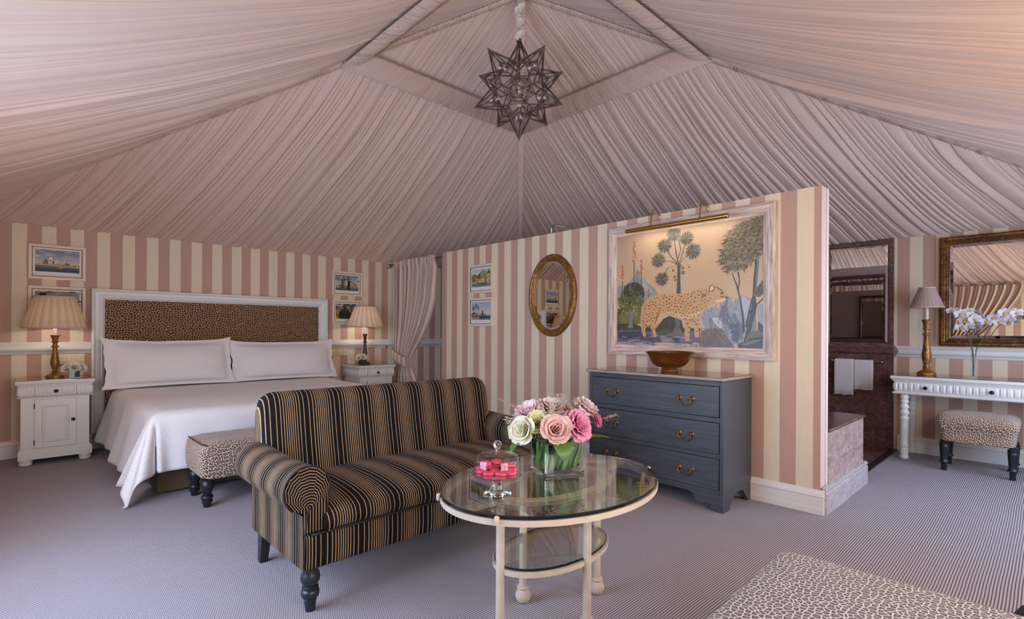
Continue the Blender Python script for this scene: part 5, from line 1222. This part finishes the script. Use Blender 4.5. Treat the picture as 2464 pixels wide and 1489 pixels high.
# ------------------------------------------------------------------ chest of drawers
def chest():
    t = thing('chest_of_drawers', 'blue grey painted chest of three drawers with brass bail handles', 'chest', (3.37, 1.502, 0))
    W, D = 1.108, .462
    m = MB()
    # carcass: sides, back, rails between the drawers
    m.box(0, D, 0, .026, .112, .870); m.box(0, D, W-.026, W, .112, .870); m.box(D-.02, D, .026, W-.026, .112, .870)
    for z0, z1 in ((.838, .870), (.593, .628), (.353, .384), (.112, .141)): m.box(0, D-.02, .026, W-.026, z0, z1)
    obj('carcass', m, BLUE, t, bev=.003)
    # shaped apron with bracket feet
    half = [(0, .115), (0, -.0), (.080, 0), (.088, .045), (.120, .048), (.135, .040), (.155, .034), (.172, .036), (.188, .050), (.200, .074), (.218, .094), (.243, .103)]
    poly = half+[(W-a, z) for a, z in half[::-1]]
    m = MB().prism(poly, lambda a, b, d: (d, a, b), -.002, .024); obj('apron', m, BLUE, t, angle=30)
    sd = [(0.024, .115), (.024, 0), (.10, 0), (.115, .04), (.15, .06), (.19, .09), (.25, .10), (.32, .09), (.36, .05), (.40, 0), (D, 0), (D, .115)]
    for y0, y1 in ((0, .024), (W-.024, W)): obj('side_foot', MB().prism(sd, lambda a, b, d: (a, d, b), y0, y1), BLUE, t, angle=30)
    for z0, z1 in ((.630, .836), (.386, .591), (.143, .351)):
        d = obj('drawer', MB().box(-.004, .42, .030, W-.030, z0, z1), BLUE, t, bev=.003)
        zc = (z0+z1)/2+.006
        for yc in (.263, .884):
            h = MB()
            for s_ in (-1, 1):
                y = yc+s_*.047
                h.lathe([(.016, 0), (.017, .002), (.013, .005), (.007, .008), (.006, .016), (.009, .020), (.007, .025), (.001, .026)], 14, (-.004, y, zc), rot=Matrix.Rotation(-pi/2, 3, 'Y'), sx=1.2)
            pts = [(-.024, yc-.047, zc), (-.028, yc-.049, zc-.012), (-.030, yc-.040, zc-.030), (-.031, yc-.022, zc-.042), (-.032, yc, zc-.046), (-.031, yc+.022, zc-.042), (-.030, yc+.040, zc-.030), (-.028, yc+.049, zc-.012), (-.024, yc+.047, zc)]
            h.tube(pts, [.003, .0035, .0035, .0045, .0052, .0045, .0035, .0035, .003], 8)
            obj('bail_handle', h, BRASS, d, angle=60)
    m = MB(); hw = [(-.030, .871), (-.030, .876), (-.034, .880), (-.034, .888), (-.030, .894), (-.024, .895)]
    m.box(-.032, D+.006, -.013, W+.022, .873, .895)
    obj('top', m, TOPWOOD, t, bev=.009, seg=3)
    m = MB().box(-.020, D, -.001, W+.010, .8952, .8985); obj('glass_sheet', m, glass('chest_glass', (.9, .9, .9, 1), 1, 1.5, .02), t)
chest()
b = thing('glass_bowl', 'footed amber glass bowl on the blue grey chest', 'bowl', (3.60, 2.025, .8985))
pr = [(.001, 0), (.062, 0), (.066, .004), (.066, .016), (.058, .022), (.060, .028), (.085, .034), (.118, .050), (.140, .075), (.152, .105), (.166, .132), (.182, .147), (.183, .151), (.178, .150), (.161, .135), (.146, .106), (.134, .078), (.113, .056), (.08, .041), (.001, .034)]
obj('bowl_body', MB().lathe(pr, 64), AMBER, b, angle=60)

# ------------------------------------------------------------------ bathroom curtain
def bath_curtain():
    zr = 2.128
    r = thing('curtain_rod', 'grey metal curtain rod across the bathroom opening', 'curtain rod', (3.84, 5.97, zr))
    ROD = plain('rod_metal', S(128, 118, 110), .3, metal=.7)
    obj('pole', MB().tube([(0, -.675, 0), (0, .56, 0)], .012, 12), ROD, r)
    obj('finial', MB().lathe([(.004, .55), (.020, .56), (.024, .575), (.020, .59), (.012, .598), (.001, .60)], 16, (0, 0, 0), rot=Matrix.Rotation(-pi/2, 3, 'X')), ROD, r, angle=60)
    obj('wall_bracket', MB().tube([(0, .52, 0), (0, .52, -.03), (0, .67, -.03)], .007, 8), ROD, r)
    t = thing('curtain', 'striped cream and taupe curtain tied back in the bathroom doorway', 'curtain', (3.84, 6.2, 0))
    L = [(2.165, 6.425), (1.6, 6.42), (1.0, 6.42), (.88, 6.40), (.78, 6.36), (.70, 6.35), (.5, 6.41), (.01, 6.43)]
    R = [(2.165, 5.40), (2.0, 5.405), (1.6, 5.455), (1.3, 5.60), (1.09, 5.76), (.95, 5.90), (.84, 5.985), (.76, 6.0), (.70, 5.985), (.5, 5.86), (.01, 5.83)]
    def ip(tb, z):
        for (z0, v0), (z1, v1) in zip(tb, tb[1:]):
            if z <= z0 and z >= z1:
                k = (z0-z)/(z0-z1); return v0+(v1-v0)*k
        return tb[-1][1]
    folds = 11
    def fn(a, b):
        z = 2.165-b*2.15; yl, yr = ip(L, z), ip(R, z)
        aa = a+.012*sin(a*31)+.01*noise.noise((a*5, z*.7, 0))
        y = yr+(yl-yr)*aa
        w_ = abs(yl-yr); nar = w_/1.02
        amp = .030*(.5+.8*abs(noise.noise((a*4, z*.5, 2))))*(.55+.75*nar) if z > .6 else .035
        x = amp*sin(2*pi*folds*a+.8*sin(z*1.5+a*3))+.010*sin(2*pi*folds*2.3*a+z)
        hd = min(1, max(0, (z-(zr-.10))/.07)); x = x*(1-.80*hd)-.021*hd
        if z > zr-.03: x += .004*sin(a*170)
        tie = exp(-((z-.82)/.07)**2); x *= 1-.35*tie
        sw = .05*sin(pi*min(1, max(0, (2.1-z)/1.3)))*a*0
        return (x-.005, y-6.2+sw, z+(.008*sin(a*150) if z > 2.15 else 0))
    obj('cloth', MB().grid(fn, 330, 70, uvfn=lambda a, b: (a*2.3, b)), CURT, t, angle=0, recalc=False)
    def tb(a, b):
        q = a; y = 6.40+(5.97-6.40)*q; zc = .915-.155*q**.75; h = .052+.012*q
        x = -.075-.02*sin(pi*q)
        if q > .93: x = -.075+(q-.93)/.07*.14
        if q < .05: x = -.075+(.05-q)/.05*.05
        return (x+.006*(1-(2*b-1)**2)*-1, y-6.2, zc+(b-.5)*2*h)
    obj('tieback', MB().grid(tb, 50, 8, uvfn=lambda a, b: (a*.45, b)), TIE, t, angle=0, recalc=False)
    obj('tieback_hook', MB().tube([(0, .43, .98), (-.04, .38, .98), (-.05, .36, .965), (-.04, .34, .95)], .006, 6).lathe([(.016, 0), (.016, .006)], 12, (-.0, .43, .98)), KNOB, t)
bath_curtain()

# ------------------------------------------------------------------ star lantern
def star():
    C = Vector((3.0, 3.07, 3.205)); R = .418; ri = .205
    t = thing('star_lantern', 'twelve pointed glass and bronze star lantern hanging from the tent peak', 'pendant lamp', C)
    az0 = YAW+pi-.10; el = atan2(1, 2)
    tips = [Vector((0, 0, 1)), Vector((0, 0, -1))]
    for k in range(5): a = az0+2*pi*k/5; tips.append(Vector((cos(a)*cos(el), sin(a)*cos(el), -sin(el))))
    for k in range(5): a = az0+pi/5+2*pi*k/5; tips.append(Vector((cos(a)*cos(el), sin(a)*cos(el), sin(el))))
    adj = lambda i, j: (tips[i]-tips[j]).length < 1.2
    tri = [(i, j, k) for i in range(12) for j in range(i) for k in range(j) if adj(i, j) and adj(j, k) and adj(i, k)]
    node = [((tips[i]+tips[j]+tips[k])/3).normalized()*ri for i, j, k in tri]
    bars = set(); panes = []
    fr = MB()
    for a in range(len(tri)):
        for b in range(a):
            sh = set(tri[a]) & set(tri[b])
            if len(sh) == 2:
                fr.tube([node[a], node[b]], .0036, 6)
                for s_ in sh: panes.append((s_, a, b))
        for s_ in tri[a]: fr.tube([tips[s_]*R, node[a]], [.0030, .0044], 6)
    for n_ in node: fr.lathe([(.001, -.006), (.0065, -.003), (.0065, .003), (.001, .006)], 8, n_)
    for p in tips: fr.lathe([(.001, -.006), (.006, -.002), (.006, .003), (.001, .006)], 8, p*R)
    obj('lead_frame', fr, BRONZE, t, angle=50)
    for s_, a, b in panes:
        v = [tips[s_]*R*.985, node[a], node[b]]; n_ = (v[1]-v[0]).cross(v[2]-v[0]).normalized()*.0008
        m = MB().add([p-n_ for p in v]+[p+n_ for p in v], [(0, 1, 2), (3, 5, 4), (0, 3, 4, 1), (1, 4, 5, 2), (2, 5, 3, 0)])
        obj('glass_pane', m, GLASS_STAR, t, angle=0)
    m = MB().lathe([(.001, .06), (.016, .055), (.018, .03), (.012, .0), (.012, -.04), (.02, -.06), (.03, -.09), (.028, -.12), (.012, -.14), (.001, -.142)], 16)
    obj('bulb', m, CANDLE, t, angle=60)
    obj('stem', MB().tube([(0, 0, .06), (0, 0, R)], .006, 8).lathe([(.02, R-.03), (.014, R), (.008, R+.03)], 12), BRONZE, t)
    # gathered silk sleeve on the chain
    def sl(a, b):
        z = .40+b*.45; r = .030+.006*sin(z*58+1.5*sin(a*2*pi))+.020*noise.noise((3*cos(2*pi*a), 3*sin(2*pi*a), z*34))+.008*noise.noise((7*cos(2*pi*a), 7*sin(2*pi*a), z*80)); r *= (.55 if b < .05 else 1)
        return (r*cos(2*pi*a)+.012*sin(z*27), r*sin(2*pi*a)+.010*cos(z*31), z)
    obj('silk_sleeve', MB().grid(sl, 28, 90, cu=True), SILK, t, angle=0)
    obj('chain', MB().tube([(0, 0, R), (0, 0, .80)], .004, 6), BRONZE, t)
star()

# ------------------------------------------------------------------ bathroom beyond the dividing wall
struct('trim_7', MB().box(4.97, XR-.02, 1.092, 1.150, 0, .012), THRESH, bev=.002)
fl = struct('trim_8', MB().box(XP2, XR, 1.15, YB, 0, .004), plain('bath_floor_grout', S(70, 54, 50), .5))
for i in range(7):
    for j in range(9):
        x0, x1 = XP2+.37*i, min(XR-.002, XP2+.37*(i+1)-.004); y0 = 1.152+.61*j; y1 = min(YB-.002, y0+.606)
        if x0 < XR-.05: obj('floor_tile', MB().box(x0, x1, y0, y1, .003, .008), MARB_D, fl, bev=.001)
def bath_block():
    t = thing('bath_surround', 'pale red marble bath ledge at the open end of the dividing wall', 'bath surround', (3.975, 1.05, 0))
    obj('core', MB().box(.0, .91, .006, 2.4, 0, .515), MARB_L, t)
    X1 = .917
    rows = [(.174, .306, [0, .045, .49, X1]), (.309, .523, [0, .14, .26, .46, .66, .83, X1])]
    for z0, z1, xs in rows:
        for a, b_ in zip(xs, xs[1:]): obj('tile', MB().box(a+.001, b_-.001, -.004, .008, z0, z1), MARB_L, t, bev=.0015)
    for k in range(4): obj('tile', MB().box(.905, X1+.002, .008+.6*k, .605+.6*k, .174, .523), MARB_L, t, bev=.0015)
    obj('ledge', MB().box(-.0, X1+.012, -.014, 2.4, .523, .545), MARB_D, t, bev=.008, seg=3)
    m = MB().mould([(0, 0), (.030, 0), (.030, .135), (.022, .142), (.026, .150), (.028, .160), (.024, .170), (.014, .174), (0, .174)], (-.135, 0), (X1+.032, 0), (0, -1))
    m.box(X1, X1+.032, 0, 2.4, 0, .172)
    obj('skirting', m, MARB_G, t, angle=30)
bath_block()
def marble_panel(name, label, P, loc, u0, u1, v1, tiles, vb=0):
    t = thing(name, label, 'wall panel', loc)
    Q = lambda u, v, d: tuple(a-b for a, b in zip(P(u, v, d), loc))
    def slab(nm, a0, a1, b0, b1, d0, d1, mat, bev=.002):
        vs = [Q(a, b_, d) for a in (a0, a1) for b_ in (b0, b1) for d in (d0, d1)]
        m = MB().add(vs, [(0, 1, 3, 2), (4, 6, 7, 5), (0, 4, 5, 1), (2, 3, 7, 6), (0, 2, 6, 4), (1, 5, 7, 3)]); return obj(nm, m, mat, t, bev=bev)
    slab('backing', u0, u1, vb, v1, 0, .012, MARB_D)
    m = MB().frame(Q, u0+.0, u1, 1.045, v1, [(0, .012), (0, .030), (.006, .036), (.040, .036), (.048, .030), (.052, .024), (.052, .012)]); obj('mirror_surround', m, MARB_D, t, angle=30)
    pa, pb, pc, pd = u0+.05, u1-.05, 1.094, v1-.05; iv = .022
    m = MB(); vs = [Q(*p) for p in ((pa, pc, .022), (pb, pc, .022), (pb, pd, .022), (pa, pd, .022), (pa+iv, pc+iv, .0245), (pb-iv, pc+iv, .0245), (pb-iv, pd-iv, .0245), (pa+iv, pd-iv, .0245))]
    m.add(vs, [(0, 1, 5, 4), (1, 2, 6, 5), (2, 3, 7, 6), (3, 0, 4, 7), (4, 5, 6, 7)]); obj('mirror_pane', m, MIRROR, t, angle=1)
    prof = [(0, .985), (.012, .985), (.03, .992), (.036, 1.004), (.03, 1.016), (.022, 1.022), (.026, 1.034), (.016, 1.045), (0, 1.045)]
    vs = [Q(u0, z, .012+d) for d, z in prof]+[Q(u1, z, .012+d) for d, z in prof]; n = len(prof)
    obj('rail_moulding', MB().add(vs, [tuple(range(n)), tuple(range(n, 2*n))[::-1]]+[(i, (i+1) % n, n+(i+1) % n, n+i) for i in range(n)]), MARB_D, t, angle=30)
    slab('stile', u0, u0+.055, vb+.01, .985, .012, .020, MARB_D)
    k = 0
    for z0, z1 in tiles:
        o_ = .155 if k % 2 else 0.0; a = u0+.057-o_
        while a < u1:
            a0, a1 = max(a, u0+.057), min(a+.318, u1); k2 = k
            if a1-a0 > .02: slab('tile', a0, a1-.003, z0, z1-.003, .012, .017+.0012*((int(a*50)+k) % 3), MARB_D if (k+int(a*7)) % 3 else MARB_L if False else MARB_D, .001)
            a += .318
        k += 1
    return t
R4 = [(.03, .282), (.282, .497), (.56, .71), (.71, .985)]
marble_panel('marble_panel', 'dark red marble wall panel with a tall mirror beside the console table', Pright, (XR, 1.45, 0), 1.133, 1.765, 2.172, R4)
marble_panel('marble_panel', 'dark red marble cladding deep in the bathroom, left of the mirrored panel', Pright, (XR, 3.4, 0), 1.775, 4.9, 2.172, R4)
def Pmb(u, v, d): return (XP2+d, u, v)
marble_panel('marble_panel', 'dark marble and mirror on the bathroom side of the dividing wall, by its open end', Pmb, (XP2, 1.9, 0), 1.10, 1.62, 2.05, R4[2:], .55)
marble_panel('marble_panel', 'marble and mirror further along the bathroom side of the dividing wall', Pmb, (XP2, 2.9, 0), 1.64, 3.1, 2.05, R4[2:], .55)
# towel rail and towels
t = thing('towel_rail', 'chrome towel rail on the marble wall panel', 'towel rail', (XR, 1.45, .90))
obj('bar', MB().tube([(-.075, -.23, 0), (-.075, .235, 0)], .008, 10), CHROME, t)
for y in (-.225, .225): obj('bracket', MB().lathe([(.020, .015), (.020, .022), (.010, .028), (.008, .06), (.013, .070), (.013, .080), (.008, .086)], 14, (0, y, 0), rot=Matrix.Rotation(-pi/2, 3, 'Y')), CHROME, t, angle=60)
def towel(label, y0, y1, zf, zb, th, x):
    pts = []
    r = .011+th
    pr = [(-r, zf), (-r*1.05, zf+.08), (-r, -.04)]+[(-r*cos(a*pi/8), r*sin(a*pi/8)*.9) for a in range(9)]+[(r*.9, -.04), (r*.8, zb)]
    m = MB(); n = len(pr); K = 10; vs = []
    for k in range(K+1):
        y = y0+(y1-y0)*k/K
        for d, z in pr: vs.append((d+.003*noise.noise((y*18, z*9, x)), y, z+(.004*sin(k*1.1) if z == zf else 0)))
    m.add(vs, [(k*n+i, k*n+i+1, (k+1)*n+i+1, (k+1)*n+i) for k in range(K) for i in range(n-1)])
    o = obj('towel', m, TOWEL, None, angle=0, recalc=False); o.location = (x, 1.45, .90); tag(o, label, 'towel', 'white towels on the rail')
    md = o.modifiers.new('thick', 'SOLIDIFY'); md.thickness = .009; md.offset = 0
towel('longer white towel at the left of the chrome rail', .020, .200, -.365, -.30, .008, XR-.075)
towel('shorter white towel at the right of the chrome rail', -.152, .018, -.30, -.27, .003, XR-.075)
# shower pipe arching above the dividing wall
t = thing('shower_pipe', 'chrome shower pipe arching just above the dividing wall', 'shower', (4.6, 4.0, 0))
pts = [(0, .15, 1.0), (0, .151, 2.30), (0, .148, 2.41), (0, .13, 2.452), (0, .08, 2.462), (0, -.09, 2.425), (0, -.16, 2.402), (0, -.188, 2.375), (0, -.20, 2.30)]
obj('pipe', MB().tube(pts, .011, 10), CHROME, t, angle=60); obj('riser', MB().tube([(0, .15, 0), (0, .15, 1.02)], .012, 10), CHROME, t)
obj('shower_head', MB().lathe([(.012, 2.31), (.02, 2.29), (.07, 2.265), (.075, 2.255), (.001, 2.25)], 24, (0, -.20, 0)), CHROME, t, angle=50)
l = bpy.data.lights.new('bathroom_lamp', 'POINT'); l.energy = 2; l.color = (1, .84, .60); l.shadow_soft_size = .06
o = bpy.data.objects.new('bathroom_lamp', l); COL.objects.link(o); o.location = (4.55, 4.7, 1.8)

# ------------------------------------------------------------------ console table
def console():
    X0, Y0, Y1, TT = 6.03, -.355, 1.075, .795
    t = thing('console_table', 'white console table with fluted drawers and turned legs below the gilt mirror', 'table', (X0, Y1, 0))
    # local: x away from camera side, y along (negative)
    Wd = Y1-Y0; D = XR-X0-.004
    m = MB(); pr = [(0, .651), (.0, .657), (-.004, .661), (.03, .665), (.03, .651)]
    def rg(mb, prof):
        n = len(prof); vs = []
        for k in range(4):
            for a, z in prof:
                vs.append(((D if k in (0, 3) else .03+a), (-.03-a) if k in (0, 1) else -(Wd-.03)+a, z))
        mb.add(vs, [(k*n+i, (k+1)*n+i, (k+1)*n+(i+1) % n, k*n+(i+1) % n) for k in range(3) for i in range(n)]+[tuple(range(n)), tuple(range(3*n, 4*n))])
    m.box(.034, D, -(Wd-.034), -.034, .630, .74)
    rg(m, [(.02, .622), (-.004, .622), (-.014, .630), (-.016, .638), (-.006, .644), (.004, .650), (.02, .650)])
    obj('body', m, WHITE, t, angle=30)
    m = MB(); rg(m, [(.02, .738), (-.002, .738), (-.010, .746), (-.014, .754), (-.020, .762), (-.030, .772), (-.030, .788), (-.026, .794), (.05, .795), (.05, .738)]); m.box(.06, D, -(Wd-.06), -.06, .74, .795)
    obj('top', m, WHITE, t, angle=30)
    obj('glass_top', MB().box(.006, D, -(Wd-.006), -.006, .7955, .8012), glass_top_mat(), t, bev=.001)
    def front(mb, ya, yb, fl):
        def fn(a, b):
            y = ya+(yb-ya)*a; z = .652+b*.086; bul = .022*sqrt(max(0, 1-(2*b-1)**2)); e = 0
            for f in fl:
                dz = max(0, abs(b-.5)-.28)*.086; r = hypot(y-f, dz)
                if r < .0088: e = .0055*sqrt(1-(r/.0088)**2)
            return (.034-bul+e, y, z)
        mb.grid(fn, max(10, int(abs(yb-ya)/.0030)), 20)
    segs = [(-.036, -.148, 0), (-.148, -.386, 1), (-.386, -.476, 0), (-.476, -.954, 1), (-.954, -1.044, 0), (-1.044, -1.282, 1), (-1.282, -1.394, 0)]
    for a, b, dr in segs:
        n = max(2, round(abs(b-a)/.0445)); fl = [a+(b-a)*(k+.5)/n for k in range(n)]
        if dr:
            mb = MB(); kn = (a+b)/2; fl = [f for f in fl if abs(f-kn) > .014]; front(mb, a-.002, b+.002, fl); mb.box(.030, .05, b+.002, a-.002, .652, .738)
            d = obj('drawer', mb, WHITE, t, angle=50)
            obj('knob', MB().lathe([(.006, 0), (.006, .010), (.015, .017), (.017, .024), (.012, .031), (.003, .033)], 16, (.012, kn, .695), rot=Matrix.Rotation(-pi/2, 3, 'Y')), KNOB, d, angle=60)
        else:
            fz = MB(); front(fz, a, b, fl); obj('fluted_block', fz, WHITE, t, angle=50)
    def sd(a, b): return (.034+a*(D-.034), -.034+.02*sqrt(max(0, 1-(2*b-1)**2)), .652+b*.086)
    def cn(a, b):
        bul = .021*sqrt(max(0, 1-(2*b-1)**2)); q = a*pi/2; return (.035-bul*sin(q), -.035+bul*cos(q), .652+b*.086)
    obj('side_frieze', MB().grid(sd, 10, 14).grid(cn, 6, 14), WHITE, t, angle=50)
    leg = [(.020, 0), (.030, .006), (.036, .022), (.036, .034), (.030, .046), (.034, .056), (.036, .10), (.034, .128), (.038, .134), (.038, .142), (.033, .150), (.034, .21), (.035, .226), (.033, .234), (.035, .242), (.034, .33), (.035, .378), (.039, .386), (.039, .398), (.032, .406), (.030, .420), (.038, .434), (.040, .448), (.036, .462), (.028, .472), (.030, .482), (.038, .494), (.038, .510), (.030, .522), (.026, .532), (.033, .540), (.036, .552), (.033, .562), (.027, .570), (.034, .578), (.037, .594), (.034, .612), (.028, .63)]
    for x in (.075, D-.055):
        for y in (-.098, -(Wd-.098)): obj('leg', MB().lathe(leg, 28, (x, y, 0)), WHITE, t, angle=50)
console()
def gilt_mirror():
    y1, y0, z0, z1 = .770, -.05, 1.076, 2.130
    y0 = -.62+.05
    t = thing('gilt_mirror', 'large wall mirror in a dark gilt frame above the console table', 'mirror', (XR, .1, 1.6))
    Q = lambda u, v, d: (-d, u-.1, v-1.6)
    prof = [(0, 0), (0, .030), (.006, .044), (.018, .052), (.030, .050), (.038, .040), (.046, .036), (.058, .040), (.064, .036), (.070, .026), (.076, .026), (.078, .018), (.078, 0)]
    obj('frame', MB().frame(Q, y0, y1, z0, z1, prof), GILT_D, t, angle=30)
    a, b, c, d = y0+.074, y1-.074, z0+.074, z1-.074; iv = .030
    vs = [Q(*p) for p in ((a, c, .014), (b, c, .014), (b, d, .014), (a, d, .014), (a+iv, c+iv, .0175), (b-iv, c+iv, .0175), (b-iv, d-iv, .0175), (a+iv, d-iv, .0175))]
    obj('mirror_pane', MB().add(vs, [(0, 1, 5, 4), (1, 2, 6, 5), (2, 3, 7, 6), (3, 0, 4, 7), (4, 5, 6, 7)]), MIRROR, t, angle=1)
    bd = MB()
    k = a
    for z in (c, d):
        y = a
        while y < b: bd.lathe([(.001, -.003), (.003, 0), (.001, .003)], 5, Q(y, z, .02)); y += .012
    for y in (a, b):
        z = c
        while z < d: bd.lathe([(.001, -.003), (.003, 0), (.001, .003)], 5, Q(y, z, .02)); z += .012
    o = obj('beading', bd, GILT, t, angle=0); o['kind'] = 'stuff'
gilt_mirror()
# curtain on the left wall, seen only in the gilt mirror
t = thing('curtain', 'swept back striped curtain by the left window, reflected in the gilt mirror', 'curtain', (XL+.10, 1.0, 0))
def lc(a, b):
    z = 2.12-b*2.1; top = .35+a*1.2; k = min(1, max(0, (2.1-z)/1.2)); tgt = 1.25+a*.30; y = top+(tgt-top)*k**1.5
    return (.035*sin(2*pi*10*a+sin(z*2))+.012*sin(a*130+z), y-1.0, z)
obj('cloth', MB().grid(lc, 200, 40, uvfn=lambda a, b: (a*2.3, b)), CURT, t, angle=0, recalc=False)

# ------------------------------------------------------------------ orchids
def orchids():
    v = thing('orchid_vase', 'slim clear glass vase holding orchid stems on the console table', 'vase', (6.20, .492, .8012))
    obj('glass_cylinder', MB().lathe([(.001, 0), (.022, 0), (.022, .235), (.0195, .235), (.0195, .012), (.001, .012)], 28), GLASS, v, angle=50)
    obj('water', MB().lathe([(.001, .0125), (.019, .0125), (.019, .09), (.001, .09)], 20), GLASS, v, angle=50)
    proto = []
    def orch(loc, nr, sc, parent, rot):
        if not proto:
            rnd = random.Random(4); m = MB()
            for az, L, wd in ((pi/2, .040, .026), (pi/2+2.2, .040, .024), (pi/2-2.2, .040, .024)): petal_grid(m, az, .004, 0, 1.2, 1.75, L, wd, rnd, .0, None, nu=4, nv=5)
            for az in (.28, pi-.28): petal_grid(m, az, .004, .003, 1.15, 1.7, .044, .050, rnd, .0, None, nu=4, nv=5, tip=.1)
            proto.append(mesh('blossom', m, P_ORCH, 0, False))
            c = MB().lathe([(.001, -.004), (.006, .0), (.007, .006), (.003, .012), (.001, .013)], 10, (0, 0, .004)).lathe([(.001, -.005), (.007, 0), (.008, .010), (.003, .016), (.001, .017)], 10, (0, -.009, .004))
            proto.append(mesh('lip', c, ORCHLIP, 60))
        b = bpy.data.objects.new('blossom', proto[0]); COL.objects.link(b); b.parent = parent; b.location = loc; b.scale = (sc,)*3
        q = Vector(nr).normalized().to_track_quat('Z', 'Y'); b.rotation_euler = (q @ Matrix.Rotation(rot, 3, 'Z').to_quaternion()).to_euler()
        c = bpy.data.objects.new('lip', proto[1]); COL.objects.link(c); c.parent = b
    ORCHLIP = P_LIP
    def spray(label, pts, fls, buds, off):
        t = thing('orchid', label, 'flower', (6.20, .492, .815), 'white orchid stems')
        P = [Vector(p)-Vector((6.20, .492, .815)) for p in pts]
        sp = []
        for i in range(len(P)-1):
            for k in range(8):
                q = k/8; p0 = P[max(i-1, 0)]; p1 = P[i]; p2 = P[i+1]; p3 = P[min(i+2, len(P)-1)]
                sp.append(.5*((2*p1)+(p2-p0)*q+(2*p0-5*p1+4*p2-p3)*q*q+(3*p1-p0-3*p2+p3)*q**3))
        sp.append(P[-1]); n = len(sp)
        obj('stalk', MB().tube(sp, [.004-.0022*i/n for i in range(n)], 6), STEM, t, angle=0)
        for (y, z, s_), k in zip(fls, range(99)):
            orch((-.035-.012*(k % 3), y-.492, z-.815), (-1, .25*sin(k*2.1), .15+.2*cos(k*1.7)), s_, t, .4*sin(k*3))
        for y, z in buds: obj('bud', MB().lathe([(.001, -.012), (.006, -.006), (.008, .002), (.005, .01), (.001, .013)], 8, (-.01, y-.492, z-.815)), STEM, t, angle=0)
    spray('white orchid stem leaning left over the gilt mirror frame', [(6.20, .495, .815), (6.19, .50, 1.03), (6.18, .535, 1.20), (6.17, .565, 1.33), (6.17, .62, 1.385), (6.17, .70, 1.366)],
          [(.645, 1.402, .85), (.600, 1.40, .8), (.578, 1.372, 1.12), (.525, 1.395, .95), (.545, 1.312, 1.12), (.482, 1.326, 1.05), (.575, 1.252, 1.0), (.515, 1.258, .95), (.505, 1.36, .9)], [(.665, 1.362), (.70, 1.366), (.635, 1.355)], 0)
    spray('white orchid stem arching right across the gilt mirror', [(6.20, .488, .815), (6.19, .475, 1.04), (6.18, .42, 1.17), (6.17, .36, 1.28), (6.17, .28, 1.345), (6.17, .20, 1.34), (6.17, .165, 1.33)],
          [(.405, 1.302, 1.0), (.358, 1.335, 1.0), (.290, 1.378, 1.05), (.322, 1.300, 1.1), (.255, 1.318, .95), (.215, 1.376, 1.0)], [(.176, 1.338), (.15, 1.325)], 1)
    t = thing('orchid', 'bare slender orchid stalk between the two flowering stems', 'flower', (6.20, .492, .815), 'white orchid stems')
    obj('stalk', MB().tube([(0, 0, 0), (.005, .002, .2), (0, .02, .32), (-.01, .03, .42)], .003, 6), STEM, t, angle=0)
orchids()

# ------------------------------------------------------------------ stool under the console
def stool():
    t = thing('stool', 'small leopard print stool on tapered black legs in front of the console table', 'stool', (5.84, .70, 0))
    m = MB(); W_, D = .505, .43
    def pt(a, b):
        # side profile swells at the top, tucked in below
        prof = [(.93, .262), (.95, .268), (.955, .30), (.965, .35), (.985, .375), (1.03, .40), (1.055, .43), (1.045, .46), (1.0, .482), (.90, .498), (.70, .506), (.35, .512), (0, .514)]
        i = b*(len(prof)-1); k = min(int(i), len(prof)-2); f = i-k; s_ = prof[k][0]*(1-f)+prof[k+1][0]*f; z = prof[k][1]*(1-f)+prof[k+1][1]*f
        th = 2*pi*a; e = .22; c, s2 = cos(th), sin(th)
        x = D/2*(abs(c)**e)*(1 if c > 0 else -1)*s_; y = W_/2*(abs(s2)**e)*(1 if s2 > 0 else -1)*s_
        return (D/2+x, -W_/2+y, z)
    m.grid(pt, 96, 48, cu=True); m.box(.03, D-.03, -W_+.03, -.03, .262, .30)
    obj('cushion', m, LEO, t, angle=0)
    pr = [(.014, 0), (.020, .004), (.021, .062), (.023, .068), (.034, .074), (.034, .082), (.027, .090), (.026, .10), (.032, .2), (.034, .222), (.030, .228), (.034, .234), (.034, .246), (.026, .252), (.028, .264), (.028, .27)]
    for x in (.045, D-.060):
        for y in (-.042, -W_+.028): obj('leg', MB().lathe(pr, 24, (x, y, 0)), BLACK, t, angle=50)
stool()
